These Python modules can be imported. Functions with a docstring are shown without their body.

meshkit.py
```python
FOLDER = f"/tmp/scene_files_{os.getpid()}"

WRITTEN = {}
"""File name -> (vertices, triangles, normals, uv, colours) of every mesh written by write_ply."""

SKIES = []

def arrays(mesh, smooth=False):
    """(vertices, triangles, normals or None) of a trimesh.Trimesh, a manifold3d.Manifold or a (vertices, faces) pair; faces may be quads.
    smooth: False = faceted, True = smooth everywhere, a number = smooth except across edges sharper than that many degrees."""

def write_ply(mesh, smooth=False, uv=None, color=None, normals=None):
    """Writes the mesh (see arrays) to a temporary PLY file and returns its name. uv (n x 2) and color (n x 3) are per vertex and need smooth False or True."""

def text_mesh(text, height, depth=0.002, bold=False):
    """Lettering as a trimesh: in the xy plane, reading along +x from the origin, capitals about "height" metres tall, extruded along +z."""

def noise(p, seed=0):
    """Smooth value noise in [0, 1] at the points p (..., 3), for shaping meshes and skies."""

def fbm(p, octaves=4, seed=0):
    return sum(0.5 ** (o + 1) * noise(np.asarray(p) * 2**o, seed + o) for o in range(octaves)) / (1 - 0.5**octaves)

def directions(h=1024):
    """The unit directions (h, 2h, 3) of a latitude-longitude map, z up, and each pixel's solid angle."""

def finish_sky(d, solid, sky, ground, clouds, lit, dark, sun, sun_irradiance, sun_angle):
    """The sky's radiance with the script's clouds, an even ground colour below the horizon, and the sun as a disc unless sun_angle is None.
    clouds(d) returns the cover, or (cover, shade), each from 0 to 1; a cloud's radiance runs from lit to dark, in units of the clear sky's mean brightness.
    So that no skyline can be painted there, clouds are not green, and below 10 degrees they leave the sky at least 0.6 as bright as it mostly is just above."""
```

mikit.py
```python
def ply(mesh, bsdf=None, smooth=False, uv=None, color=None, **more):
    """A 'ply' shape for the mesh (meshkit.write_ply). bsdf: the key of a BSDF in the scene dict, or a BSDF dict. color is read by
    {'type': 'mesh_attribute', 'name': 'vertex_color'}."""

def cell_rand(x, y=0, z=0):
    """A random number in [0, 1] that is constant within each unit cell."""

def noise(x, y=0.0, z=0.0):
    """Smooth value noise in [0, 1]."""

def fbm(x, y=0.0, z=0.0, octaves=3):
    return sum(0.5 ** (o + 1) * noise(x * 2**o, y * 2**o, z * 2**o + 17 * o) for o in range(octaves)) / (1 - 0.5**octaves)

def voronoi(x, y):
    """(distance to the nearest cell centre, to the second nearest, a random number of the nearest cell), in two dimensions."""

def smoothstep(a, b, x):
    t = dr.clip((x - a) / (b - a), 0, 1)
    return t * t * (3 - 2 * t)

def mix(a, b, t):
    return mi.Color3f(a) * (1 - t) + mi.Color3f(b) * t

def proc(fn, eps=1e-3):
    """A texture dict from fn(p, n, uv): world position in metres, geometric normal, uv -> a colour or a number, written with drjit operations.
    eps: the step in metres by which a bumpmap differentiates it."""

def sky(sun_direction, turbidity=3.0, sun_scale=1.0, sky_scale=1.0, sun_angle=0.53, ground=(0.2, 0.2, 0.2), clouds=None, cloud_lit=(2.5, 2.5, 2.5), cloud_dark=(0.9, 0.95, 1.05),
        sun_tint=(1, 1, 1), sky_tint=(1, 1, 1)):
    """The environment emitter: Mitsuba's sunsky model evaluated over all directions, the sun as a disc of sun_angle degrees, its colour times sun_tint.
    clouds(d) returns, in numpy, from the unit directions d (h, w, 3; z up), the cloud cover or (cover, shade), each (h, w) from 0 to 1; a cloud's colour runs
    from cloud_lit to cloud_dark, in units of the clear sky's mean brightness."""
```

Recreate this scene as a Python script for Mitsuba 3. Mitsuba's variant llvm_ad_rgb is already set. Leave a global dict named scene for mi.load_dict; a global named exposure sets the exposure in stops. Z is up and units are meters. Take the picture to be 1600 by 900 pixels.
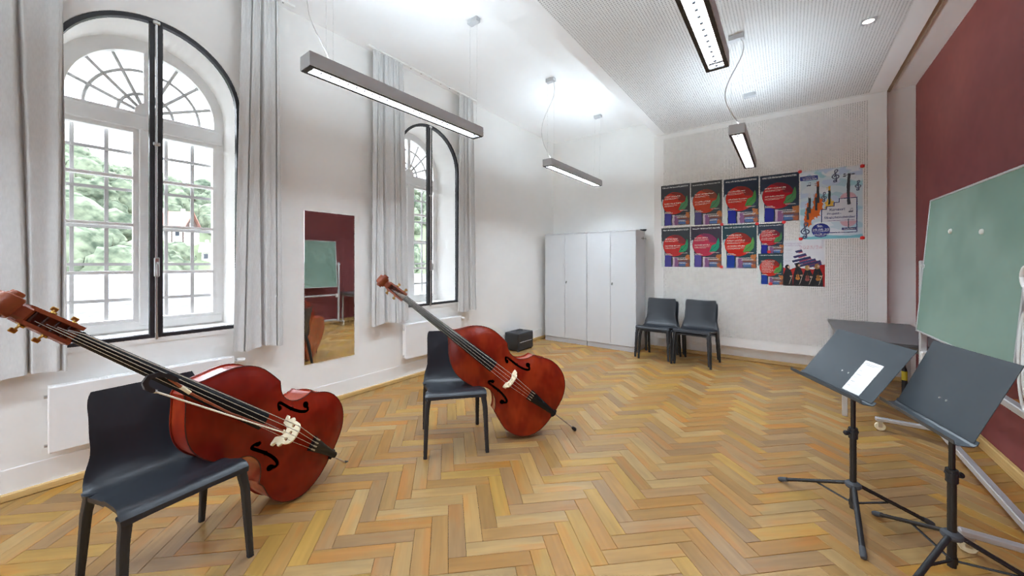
import math, numpy as np, trimesh, mitsuba as mi, mikit, meshkit, drjit as dr
from shapely.geometry import Polygon, LineString, Point, box as sbox
from shapely.ops import unary_union
from shapely import affinity
from scipy.spatial import Delaunay, cKDTree
from scipy.interpolate import CubicSpline
T = mi.ScalarTransform4f
scene, labels = {}, {}
rng = np.random.default_rng(7)

# ---------------------------------------------------------------- camera, sky, exposure
YAW = math.radians(38.1)
FWD = (-math.sin(YAW), math.cos(YAW), 0.0)
scene['camera'] = {'type': 'perspective', 'fov': math.degrees(2 * math.atan(800 / 581.0)), 'fov_axis': 'x',
                   'principal_point_offset_x': 24 / 1600, 'principal_point_offset_y': 39 / 900,
                   'near_clip': 0.05, 'far_clip': 600.0,
                   'to_world': T().look_at(origin=[0, 0, 1.4], target=[FWD[0], FWD[1], 1.4], up=[0, 0, 1])}
exposure = 0.97
SKY = 31.0
scene['sky'] = mikit.sky((-0.5, 0.3, 0.8), turbidity=4.0, sun_scale=0.0, sky_scale=SKY, ground=(0.25, 0.26, 0.24),
                         clouds=lambda d: (np.full(d.shape[:2], 0.96), 0.25 + 0.2 * np.sin(5 * d[..., 0] + 3 * d[..., 1])),
                         cloud_lit=(1.0, 1.06, 1.14), cloud_dark=(0.86, 0.93, 1.03))
scene['sky']['sampling_weight'] = 2.0
LAMP, UPLIGHT = 52.0, 16.0          # radiance of the tubes behind the louvres and of the strips that light the ceiling

# ---------------------------------------------------------------- helpers
def place(key, mesh, mat, smooth=False, label=None, cat=None, group=None, kind=None, to_world=None, color=None, **more):
    d = mikit.ply(mesh, mat, smooth=smooth, color=color, **more)
    if to_world is not None: d['to_world'] = to_world
    scene[key] = d
    tag(key, label, cat, group, kind)
    return key

def tag(key, label=None, cat=None, group=None, kind=None):
    e = {k: v for k, v in (('label', label), ('category', cat), ('group', group), ('kind', kind)) if v}
    if e: labels[key] = {**labels.get(key, {}), **e}

def nm(base, n):
    return base if n == 0 else '%s_%03d' % (base, n)

def part(root, name, mesh, mat, smooth=False, **kw):
    n = 0
    while '%s__%s' % (root, nm(name, n)) in scene: n += 1
    return place('%s__%s' % (root, nm(name, n)), mesh, mat, smooth, **kw)

def cat_(*ms): return trimesh.util.concatenate([m for m in ms])

def bx(x0, x1, y0, y1, z0, z1, bev=0.0):
    """box with chamfered edges"""
    x0, x1 = min(x0, x1), max(x0, x1); y0, y1 = min(y0, y1), max(y0, y1); z0, z1 = min(z0, z1), max(z0, z1)
    if bev <= 0:
        m = trimesh.creation.box([x1 - x0, y1 - y0, z1 - z0]); m.apply_translation([(x0 + x1) / 2, (y0 + y1) / 2, (z0 + z1) / 2]); return m
    b = min(bev, (x1 - x0) * .45, (y1 - y0) * .45, (z1 - z0) * .45)
    p = []
    for x, sx in ((x0, 1), (x1, -1)):
        for y, sy in ((y0, 1), (y1, -1)):
            for z, sz in ((z0, 1), (z1, -1)):
                p += [(x, y + b * sy, z + b * sz), (x + b * sx, y, z + b * sz), (x + b * sx, y + b * sy, z)]
    return trimesh.convex.convex_hull(np.array(p))

def frame_of(d):
    d = np.asarray(d, float); d = d / np.linalg.norm(d)
    a = np.cross(d, [0, 0, 1.0] if abs(d[2]) < .9 else [1.0, 0, 0]); a /= np.linalg.norm(a)
    return d, a, np.cross(d, a)

def tube(pts, r, sides=10, sx=1.0):
    """swept round tube with caps; r may be a list"""
    p = np.asarray(pts, float); n = len(p); r = np.broadcast_to(np.asarray(r, float), (n,))
    t = np.gradient(p, axis=0); t /= np.linalg.norm(t, axis=1, keepdims=True) + 1e-12
    _, a, _ = frame_of(t[0]); V = []
    ang = np.arange(sides) * 2 * np.pi / sides
    for i in range(n):
        a = a - t[i] * (a @ t[i]); a /= np.linalg.norm(a) + 1e-12
        b = np.cross(t[i], a)
        V.append(p[i] + r[i] * (np.cos(ang)[:, None] * a * sx + np.sin(ang)[:, None] * b))
    V = np.vstack(V + [p[:1], p[-1:]]); F = []
    for i in range(n - 1):
        for j in range(sides):
            k = (j + 1) % sides; q = i * sides
            F += [(q + j, q + k, q + sides + k), (q + j, q + sides + k, q + sides + j)]
    c0, c1 = n * sides, n * sides + 1
    for j in range(sides):
        k = (j + 1) % sides
        F += [(c0, k, j), (c1, (n - 1) * sides + j, (n - 1) * sides + k)]
    return trimesh.Trimesh(V, F, process=False)

def loft(rings, closed=True):
    """rings: list of (k,3) loops of equal length; capped solid"""
    R = [np.asarray(r, float) for r in rings]; k = len(R[0]); n = len(R)
    V = np.vstack(R + [R[0].mean(0)[None], R[-1].mean(0)[None]]); F = []
    for i in range(n - 1):
        for j in range(k):
            m = (j + 1) % k; q = i * k
            F += [(q + j, q + m, q + k + m), (q + j, q + k + m, q + k + j)]
    for j in range(k):
        m = (j + 1) % k
        F += [(n * k, m, j), (n * k + 1, (n - 1) * k + j, (n - 1) * k + m)]
    m = trimesh.Trimesh(V, F, process=False)
    if m.volume < 0: m.invert()
    return m

def rrect(w, h, r=.3, n=3):
    """rounded rectangle loop in 2D"""
    r = r * min(w, h); o = []
    for cx, cy, a0 in ((w / 2 - r, h / 2 - r, 0), (-w / 2 + r, h / 2 - r, 90), (-w / 2 + r, -h / 2 + r, 180), (w / 2 - r, -h / 2 + r, 270)):
        for t in np.linspace(0, 90, n): o.append((cx + r * math.cos(math.radians(a0 + t)), cy + r * math.sin(math.radians(a0 + t))))
    return np.array(o)

def ext(poly, h):
    polys = list(poly.geoms) if hasattr(poly, 'geoms') else [poly]
    return cat_(*[trimesh.creation.extrude_polygon(p, h) for p in polys if p.area > 1e-9])
def ext_yz(poly, x0, x1):
    m = ext(poly, x1 - x0); v = m.vertices; m.vertices = np.stack([x0 + v[:, 2], v[:, 0], v[:, 1]], 1); return m
def ext_xz(poly, y0, y1):
    m = ext(poly, y1 - y0); v = m.vertices; m.vertices = np.stack([v[:, 0], y1 - v[:, 2], v[:, 1]], 1); return m
def ext_xy(poly, z0, z1):
    m = ext(poly, z1 - z0); m.apply_translation([0, 0, z0]); return m
def flat(poly):
    polys = list(poly.geoms) if hasattr(poly, 'geoms') else [poly]
    out = []
    for p in polys:
        if p.area < 1e-9: continue
        v, f = trimesh.creation.triangulate_polygon(p, engine=None)
        m = trimesh.Trimesh(np.c_[v, np.zeros(len(v))], f, process=False)
        if len(f) and m.face_normals[:, 2].mean() < 0: m.invert()
        out.append(m)
    return cat_(*out)
def lathe(profile, n=24):
    return trimesh.creation.revolve(np.array(profile, float), sections=n)
def mv(m, M=None, t=(0, 0, 0)):
    m = m.copy(); H = np.eye(4)
    if M is not None: H[:3, :3] = M
    H[:3, 3] = t; m.apply_transform(H); return m
def along(m, p, d):
    """move mesh so that its z axis points along d from p"""
    d, a, b = frame_of(d); return mv(m, np.stack([a, b, d], 1), p)
def cyl(p0, p1, r, n=16):
    return tube([p0, p1], r, n)

# ---------------------------------------------------------------- materials
def rgb(*c): return {'type': 'rgb', 'value': list(c)}
def srgb(r, g, b):
    return [((c / 255 + .055) / 1.055) ** 2.4 if c > 10 else c / 255 / 12.92 for c in (r, g, b)]
def mat(key, color, rough=.6, metal=0.0, spec=.5, two=True, **kw):
    b = {'type': 'principled', 'base_color': color if isinstance(color, dict) else rgb(*color), 'roughness': rough, 'metallic': metal, 'specular': spec, **kw}
    scene[key] = {'type': 'twosided', 'bsdf': b} if two else b
    return key

def plaster(c, amt=.03):
    def fn(p, n, uv):
        f = mikit.fbm(p.x * 2.1 + 3, p.y * 2.1, p.z * 2.1, 3) - .5
        return mi.Color3f(*c) * (1 + amt * 2 * f)
    return mikit.proc(fn)
mat('m_wall', plaster((.875, .87, .85)), .9, spec=.2)
mat('m_wall_far', plaster((.88, .88, .86)), .9, spec=.2)
mat('m_ceiling', plaster((.86, .86, .86), .015), .95, spec=.2)
mat('m_white_paint', (.86, .86, .86), .45, spec=.4)
mat('m_window_paint', (.87, .875, .87), .4, spec=.4)
mat('m_panel_plain', (.83, .81, .78), .85, spec=.2)
mat('m_gap', (.44, .37, .28), .9, spec=.1)
mat('m_cabinet', (.64, .65, .665), .5, spec=.35)
mat('m_plinth', (.50, .50, .51), .6)

def perf(axes, pitch, base, hole=(.14, .12, .10)):
    def fn(p, n, uv):
        q = [getattr(p, a) / pitch for a in axes]
        f = [v - dr.floor(v) - .5 for v in q]
        d = dr.sqrt(f[0] * f[0] + f[1] * f[1])
        h = mikit.smoothstep(.28, .21, d)
        return mikit.mix(base, hole, h)
    return mikit.proc(fn)
mat('m_perf_wall', perf('xz', .0205, (.84, .82, .78)), .9, spec=.1)
mat('m_perf_ceiling', perf('xy', .0225, (.74, .74, .73), (.36, .355, .35)), .9, spec=.1)

def burg(p, n, uv):
    f = mikit.fbm(p.y * .9, p.z * .9, 1.3, 3); g = mikit.fbm(p.y * 14, p.z * 14, 0, 2)
    return mikit.mix((.195, .047, .050), (.262, .073, .062), mikit.smoothstep(.3, .75, f)) * (.93 + .14 * g)
mat('m_burgundy', mikit.proc(burg), .6, spec=.35)

# herringbone lattice
TH, PW, PL, POX, POY = -.0093, .0864, .3932, -1.2184, 2.0464
HD = (math.sin(math.pi / 4 + TH), math.cos(math.pi / 4 + TH)); VD = (-HD[1], HD[0])
PAL = [srgb(214, 178, 128), srgb(208, 168, 114), srgb(204, 162, 108), srgb(196, 160, 122), srgb(220, 180, 108), srgb(210, 160, 96), srgb(216, 184, 138), srgb(198, 164, 130)]
def wood_floor(p, n, uv):
    a = p.x * HD[0] + p.y * HD[1] - POX; b = p.x * VD[0] + p.y * VD[1] - POY
    j0 = dr.floor((a - b) / (2 * PL))
    I, J, K, U, W = mi.Float(0), mi.Float(0), mi.Float(0), a * 1, b * 1
    for dj in (0, 1):
        j = j0 + dj
        i = dr.floor((b + j * PL) / PW); da = a - i * PW - j * PL; ok = (da >= 0) & (da <= PL)
        I = dr.select(ok, i, I); J = dr.select(ok, j, J); K = dr.select(ok, 0.0, K); U = dr.select(ok, a, U); W = dr.select(ok, b, W)
        i = dr.floor((a - j * PL) / PW) + 1; db = b - i * PW + j * PL; ok = (db >= 0) & (db <= PL)
        I = dr.select(ok, i, I); J = dr.select(ok, j, J); K = dr.select(ok, 1.0, K); U = dr.select(ok, b, U); W = dr.select(ok, a, W)
    h = mikit.cell_rand(I + 500, J + 500, K + 3); h2 = mikit.cell_rand(I + 900, J + 70, K + 11)
    c = mi.Color3f(*PAL[0])
    for k in range(1, len(PAL)):
        c = dr.select(h > k / len(PAL), mi.Color3f(*PAL[k]), c)
    g = mikit.fbm(U * 5 + h * 40, W * 70, h2 * 9, 3); g2 = mikit.fbm(U * 3.1 + h2 * 17, W * 16, h * 7, 3)
    c = c * mi.Color3f(1.0, .90, .66) * (.455 + .12 * h2) * (.88 + .24 * g) 
    c = mikit.mix(c, c * mi.Color3f(1.12, .86, .58), mikit.smoothstep(.52, .72, g2) * .7)
    c = mikit.mix(c, c * mi.Color3f(.80, .80, .86), mikit.smoothstep(.52, .30, g2) * .45)
    return c
def wood_rough(p, n, uv):
    return .27 + .16 * mikit.fbm(p.x * 2.3, p.y * 2.3, 0, 3) + .08 * mikit.fbm(p.x * 25, p.y * 25, 0, 2)
scene['m_floor'] = {'type': 'principled', 'base_color': mikit.proc(wood_floor), 'roughness': mikit.proc(wood_rough), 'specular': .33}
mat('m_floor_base', (.06, .04, .025), .9)
def skirt(p, n, uv):
    g = mikit.fbm(p.x * 30 + p.z * 90, p.y * 3, p.z * 60, 3)
    return mikit.mix((.52, .33, .12), (.68, .47, .20), g)
mat('m_skirting', mikit.proc(skirt), .4)

mat('m_black_plastic', (.0125, .0155, .0205), .40, spec=.5)
mat('m_black_metal', (.012, .012, .013), .38, spec=.5)
mat('m_desk_metal', (.042, .052, .060), .36, spec=.4)
mat('m_black_satin', (.014, .014, .015), .30, spec=.5)
mat('m_rubber', (.05, .055, .062), .7)
mat('m_window_black', (.020, .022, .026), .35)
mat('m_iron', (.20, .20, .19), .7)
mat('m_old_iron', (.36, .36, .35), .7)
mat('m_steel', (.62, .62, .61), .30, metal=1.0)
mat('m_alu', (.62, .63, .64), .42, metal=.6)
mat('m_grey_housing', (.47, .48, .495), .5)
mat('m_lamp_black', (.02, .02, .02), .5)
mat('m_louvre', (.88, .90, .92), .25, metal=.3)
mat('m_clip', (.004, .0045, .005), .9, spec=.02)
mat('m_cable_clear', (.75, .75, .74), .35)
mat('m_wire', (.55, .55, .55), .4, metal=.6)
mat('m_gold', (.46, .27, .07), .30, metal=1.0)
mat('m_bone', (.80, .72, .50), .5)
mat('m_bowhair', (.86, .82, .70), .5)
mat('m_red_plastic', (.62, .02, .02), .35)
mat('m_white_plastic', (.82, .82, .80), .4)
mat('m_paper', (.84, .85, .86), .8, spec=.2)
mat('m_print', {'type': 'mesh_attribute', 'name': 'vertex_color'}, .6, spec=.2)
mat('m_vcol', {'type': 'mesh_attribute', 'name': 'vertex_color'}, .9, spec=.1)
def clothf(p, n, uv):
    g = mikit.fbm(p.x * 160, p.y * 160, p.z * 40, 2)
    return mi.Color3f(.66, .665, .66) * (.94 + .12 * g)
mat('m_curtain', mikit.proc(clothf), .95, spec=.1)
def slate(p, n, uv):
    return mi.Color3f(.135, .14, .15) * (.7 + .6 * mikit.fbm(p.x * 3, p.y * 3, 0, 3))
mat('m_slate', mikit.proc(slate), .7)
mat('m_board', mikit.proc(lambda p, n, uv: mikit.mix((.150, .245, .197), (.208, .310, .258), mikit.smoothstep(.3, .75, mikit.fbm(p.y * 1.6, p.z * 1.6, 4, 4)))), .62, spec=.4)
mat('m_table', (.075, .074, .077), .42)
mat('m_cork', mikit.proc(lambda p, n, uv: mikit.mix((.42, .16, .04), (.16, .05, .015), mikit.smoothstep(.45, .65, mikit.fbm(p.x * 120, p.y * 120, p.z * 120, 2)))), .9)
mat('m_yellow', (.75, .62, .05), .5)
scene['m_mirror'] = {'type': 'conductor', 'material': 'none', 'specular_reflectance': rgb(.86, .87, .86)}
scene['m_pane'] = {'type': 'thindielectric', 'int_ior': 1.5}

# ---------------------------------------------------------------- room shell
XW, XR, YF, YB, ZC, ZS = -3.62, 1.17, 6.42, -3.6, 3.73, 3.43
WC = [.605, 3.228, -2.02]            # window centres
R0, SPR, SILL = .525, 2.645, .86
def arch(c, r, z0, spr=SPR, n=48):
    a = np.linspace(0, np.pi, n)
    return Polygon([(c - r, z0)] + [(c + r, z0)] + [(c + r * math.cos(t), spr + r * math.sin(t)) for t in a])
wallp = sbox(YB - .3, -.3, YF + .3, ZC + .3)
for c in WC: wallp = wallp.difference(arch(c, R0, SILL))
place('wall_left', ext_yz(wallp, XW - .52, XW), 'm_wall', label='white plastered window wall with deep arched openings', kind='structure')
for c in WC[:2]:
    part('wall_left', 'window_lining', ext_yz(arch(c, R0 + .05, SILL - .035).difference(arch(c, R0, SILL)), XW, XW + .006), 'm_wall')
place('wall_far', ext_xz(sbox(XW, -.3, XR + .3, ZC + .3), YF, YF + .2), 'm_wall_far', label='white far wall behind the cabinets and the perforated panel', kind='structure')
place('wall_right', bx(XR, XR + .25, YB - .3, YF + .2, -.3, 3.475), 'm_burgundy', label='burgundy painted wall behind the chalkboard', kind='structure')
BW = [(-3.2, -1.95), (-1.55, -.30)]
bwp = sbox(XW - .5, -.3, XR + .3, ZC + .3)
for a, b in BW: bwp = bwp.difference(sbox(a, .85, b, 3.15))
place('wall_back', ext_xz(bwp, YB - .35, YB), 'm_wall', label='white wall with two tall windows at the near end of the room', kind='structure')
place('ceiling', bx(XW - .4, XR + .3, YB - .2, YF + .2, ZC, ZC + .25), 'm_ceiling', label='white plaster ceiling above the windows', kind='structure')
# lowered ceiling: perforated field in a plain border
SL, SR = -1.655, .918
cl = ext_xy(sbox(SL, YB, SR, YF - .001), ZS + .002, ZC)
part('ceiling', 'lowered_ceiling', cl, 'm_ceiling', label='lowered ceiling slab with a plain border')
part('ceiling', 'perforated_field', bx(-1.53, .765, YB + .1, 6.23, ZS, ZS + .0025), 'm_perf_ceiling', label='perforated acoustic field of the lowered ceiling')
place('trim_1', bx(.962, XR + .02, YB, YF, 3.472, ZC), 'm_ceiling', label='white soffit strip along the top of the burgundy wall', kind='structure')
part('trim_1', 'gap_face', bx(SR + .002, .962, YB, YF, 3.452, ZC), 'm_gap', label='brown shadow gap beside the lowered ceiling')
# acoustic panel on the far wall
part('wall_far', 'acoustic_panel', bx(-1.70, SR, 6.28, YF, .20, ZS - .002, .003), 'm_panel_plain', label='raised wall panel with a plain edge')
part('wall_far', 'perforated_field', bx(-1.555, .755, 6.2775, 6.281, .325, 3.36), 'm_perf_wall', label='field of small round holes in the panel')
# skirtings
place('baseboard_left', bx(XW, XW + .006, YB, YF, .04, .185, .003), 'm_wall', label='white painted skirting board under the windows', kind='structure')
part('baseboard_left', 'wood_strip', bx(XW, XW + .024, YB, YF, 0, .045, .006), 'm_skirting', label='yellow wooden strip at the floor')
place('baseboard_far', bx(XW, XR, YF - .022, YF, 0, .05, .006), 'm_skirting', label='wooden strip along the foot of the far wall', kind='structure')
place('baseboard_right', bx(XR - .03, XR, YB, YF, 0, .085, .006), 'm_skirting', label='yellow wooden skirting along the burgundy wall', kind='structure')

# ---------------------------------------------------------------- floor: herringbone planks
place('floor', bx(XW - .3, XR + .2, YB - .2, YF + .2, -.12, -.004), 'm_floor_base', label='herringbone parquet floor of honey coloured oak planks', kind='structure')
room = sbox(XW + .02, -1.6, XR - .02, YF - .02)
def plank(q, i):
    z = rng.normal(0, .00035)
    q = Polygon(q).intersection(room)
    if q.is_empty or q.area < 2e-4 or q.geom_type != 'Polygon': return None
    o = q.buffer(-.0007, join_style=2); n_ = q.buffer(-.0022, join_style=2)
    if o.is_empty or n_.is_empty or o.geom_type != 'Polygon' or n_.geom_type != 'Polygon': return None
    a = np.array(o.exterior.coords)[:-1]; b = np.array(n_.exterior.coords)[:-1]
    if len(a) != len(b): b = a
    if Polygon(a).exterior.is_ccw is False: a, b = a[::-1], b[::-1]
    k = len(a); s = np.argmin(np.linalg.norm(b - a[0], axis=1)); b = np.roll(b, -s, 0)
    V = np.vstack([np.c_[a, np.full(k, -.006)], np.c_[a, np.full(k, z - .0012)], np.c_[b, np.full(k, z)]]); F = []
    for l in (0, k):
        for j in range(k):
            m = (j + 1) % k; F += [(l + j, l + m, l + k + m), (l + j, l + k + m, l + k + j)]
    F += [(2 * k, 2 * k + j, 2 * k + j + 1) for j in range(1, k - 1)]
    return trimesh.Trimesh(V, F, process=False)
CAMP = np.array([0, 0, 1.4]); RGT = np.array([math.cos(YAW), math.sin(YAW), 0])
def seen(x, y):
    d = x * FWD[0] + y * FWD[1]
    if d < .3: return None
    u = 776 + 581 * (x * RGT[0] + y * RGT[1]) / d; v = 411 + 581 * 1.4 / d
    return u, v, d
planks = []
for i in range(-140, 140):
    for j in range(-14, 16):
        a0, b0 = POX + i * PW + j * PL, POY + i * PW - j * PL
        for k in (0, 1):
            r = [(a0, b0), (a0 + PL, b0), (a0 + PL, b0 + PW), (a0, b0 + PW)] if k == 0 else [(a0 - PW, b0), (a0, b0), (a0, b0 + PL), (a0 - PW, b0 + PL)]
            q = [(HD[0] * a + VD[0] * b, HD[1] * a + VD[1] * b) for a, b in r]
            cx, cy = np.mean(q, 0)
            if not (XW - .3 < cx < XR + .3 and -1.9 < cy < YF + .3): continue
            m = plank(q, i)
            if m is None: continue
            s = seen(cx, cy); area = 0
            if s and -30 < s[0] < 1630 and s[1] < 930: area = 1 / s[2] ** 3 * Polygon(q).intersection(room).area
            planks.append((area, m))
planks.sort(key=lambda t: -t[0])
for a, m in planks[:300]: part('floor', 'plank', m, 'm_floor')
part('floor', 'further_planks', cat_(*[m for a, m in planks[300:]]), 'm_floor', kind='stuff', label='the farther parquet planks of the floor')

# ---------------------------------------------------------------- windows
XO = XW - .43
def window(n, c):
    w = 'window_%d' % n
    inner = arch(c, R0 - .030, SILL + .026)
    # dark inner glazing frame at the room side
    place(w, ext_yz(arch(c, R0 - .002, SILL).difference(inner), XW - .035, XW + .008), 'm_window_black', kind='structure',
          label={1: 'large arched window nearest the camera, dark inner frame', 2: 'arched window beyond the wall mirror, dark inner frame', 3: 'arched window at the near end of the room'}[n])
    top = SPR + math.sqrt(max((R0 - .036) ** 2 - .02 ** 2, 0))
    for s in (-1, 1):
        part(w, 'stile', bx(XW - .03, XW + .012, c - .005 + s * .022 - .0145, c - .005 + s * .022 + .0145, SILL + .005, top, .003), 'm_window_black')
        pane = inner.intersection(sbox(c - 1, 0, c - .04, 9) if s < 0 else sbox(c + .03, 0, c + 1, 9))
        m = flat(pane); v = m.vertices; m.vertices = np.stack([np.full(len(v), XW - .012), v[:, 0], v[:, 1]], 1)
        part(w, 'inner_pane', m, 'm_pane', label='clear inner glass pane')
    rod = part(w, 'bolt_rod', cat_(tube([(XW + .02, c - .005, SILL - .01), (XW + .02, c - .005, top + .02)], .0065, 8), bx(XW + .004, XW + .024, c - .013, c + .003, SILL - .015, SILL + .03, .003)), 'm_steel', label='steel locking rod')
    part(rod, 'bolt_handle', cat_(bx(XW + .012, XW + .034, c - .021, c + .011, 1.30, 1.44, .006), tube([(XW + .035, c - .005, 1.40), (XW + .06, c - .005, 1.39), (XW + .065, c - .005, 1.31)], .008, 8)), 'm_steel')
    for z in (top + .005, 2.26):
        part(rod, 'bolt_guide', cat_(bx(XW + .008, XW + .03, c - .025, c + .015, z - .012, z + .012, .004)), 'm_steel')
    part(w, 'hinge', cat_(*[bx(XW - .01, XW + .016, c + R0 - .03, c + R0 - .008, z, z + .07, .004) for z in (1.15, 2.2)]), 'm_window_black')
    # old white window in the outer half of the reveal
    gz0, gz1, gf, gr = .962, 2.428, 2.592, .44
    cc = c + .015
    outer = arch(c, R0 + .03, SILL - .03)
    holes = unary_union([sbox(cc - .433, gz0, cc - .083, gz1), sbox(cc + .083, gz0, cc + .433, gz1),
                         Polygon([(cc - gr, gf), (cc + gr, gf)] + [(cc + gr * math.cos(t), gf + .045 + gr * math.sin(t)) for t in np.linspace(0, np.pi, 40)])])
    part(w, 'white_frame', ext_yz(outer.difference(holes), XO - .06, XO), 'm_window_paint', label='white painted frame of the old window')
    part(w, 'transom', bx(XO, XO + .02, cc - .50, cc + .50, gz1 + .03, gf - .025, .006), 'm_window_paint')
    part(w, 'meeting_post', bx(XO, XO + .022, cc - .052, cc + .052, SILL + .04, gz1 + .03, .006), 'm_window_paint')
    part(w, 'bottom_rail', bx(XO, XO + .015, cc - .5, cc + .5, SILL + .01, .94, .005), 'm_window_paint')
    for s in (-1, 1):
        y0, y1 = (cc - .433, cc - .083) if s < 0 else (cc + .083, cc + .433)
        for z in (1.327, 1.70, 2.07): part(w, 'glazing_bar', bx(XO - .05, XO - .002, y0 - .002, y1 + .002, z - .0125, z + .0125, .004), 'm_window_paint')
        zs = [gz0, 1.327, 1.70, 2.07, gz1]
        for k in range(4):
            part(w, 'pane', trimesh.Trimesh([(XO - .025, y0, zs[k]), (XO - .025, y1, zs[k]), (XO - .025, y1, zs[k + 1]), (XO - .025, y0, zs[k + 1])], [(0, 1, 2), (0, 2, 3)], process=False), 'm_pane')
        for k in range(2):   # thin iron bars outside
            y = y0 + (.036 + k * .178 if s < 0 else .05 + k * .175)
            part(w, 'outer_bar', bx(XO - .115, XO - .10, y - .011, y + .011, gz0 - .05, gz1 + .05), 'm_old_iron')
    for z in (2.28, 1.98, 1.68, 1.39, 1.11): part(w, 'outer_bar', bx(XO - .10, XO - .088, cc - .50, cc + .50, z - .011, z + .011), 'm_old_iron')
    # fanlight
    hub = (cc, gf + .01)
    part(w, 'fan_hub', ext_yz(Point(hub).buffer(.075).intersection(sbox(cc - 1, gf - .01, cc + 1, 9)), XO - .055, XO + .004), 'm_window_paint')
    part(w, 'fan_post', bx(XO - .06, XO, cc - .022, cc + .022, gf, gf + .045 + gr, .004), 'm_window_paint')
    for deg in (22, 45, 66, 114, 135, 158):
        a = math.radians(deg); l = .06; e = .465
        d = np.array([0, math.cos(a), math.sin(a)]); o = np.array([XO - .045, hub[0], hub[1]])
        part(w, 'fan_spoke', tube([o + d * l, o + d * e], .0125, 6), 'm_old_iron')
    for r in (.165, .345):
        part(w, 'fan_ring', tube([(XO - .047, hub[0] + r * math.cos(t), hub[1] - .005 + r * math.sin(t)) for t in np.linspace(0, np.pi, 30)], .0115, 6), 'm_old_iron')
    m = flat(Polygon([(cc - gr, gf), (cc + gr, gf)] + [(cc + gr * math.cos(t), gf + .045 + gr * math.sin(t)) for t in np.linspace(0, np.pi, 40)]))
    v = m.vertices; m.vertices = np.stack([np.full(len(v), XO - .03), v[:, 0], v[:, 1]], 1)
    part(w, 'fan_pane', m, 'm_pane')
for k, c in enumerate(WC): window(k + 1, c)
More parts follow.
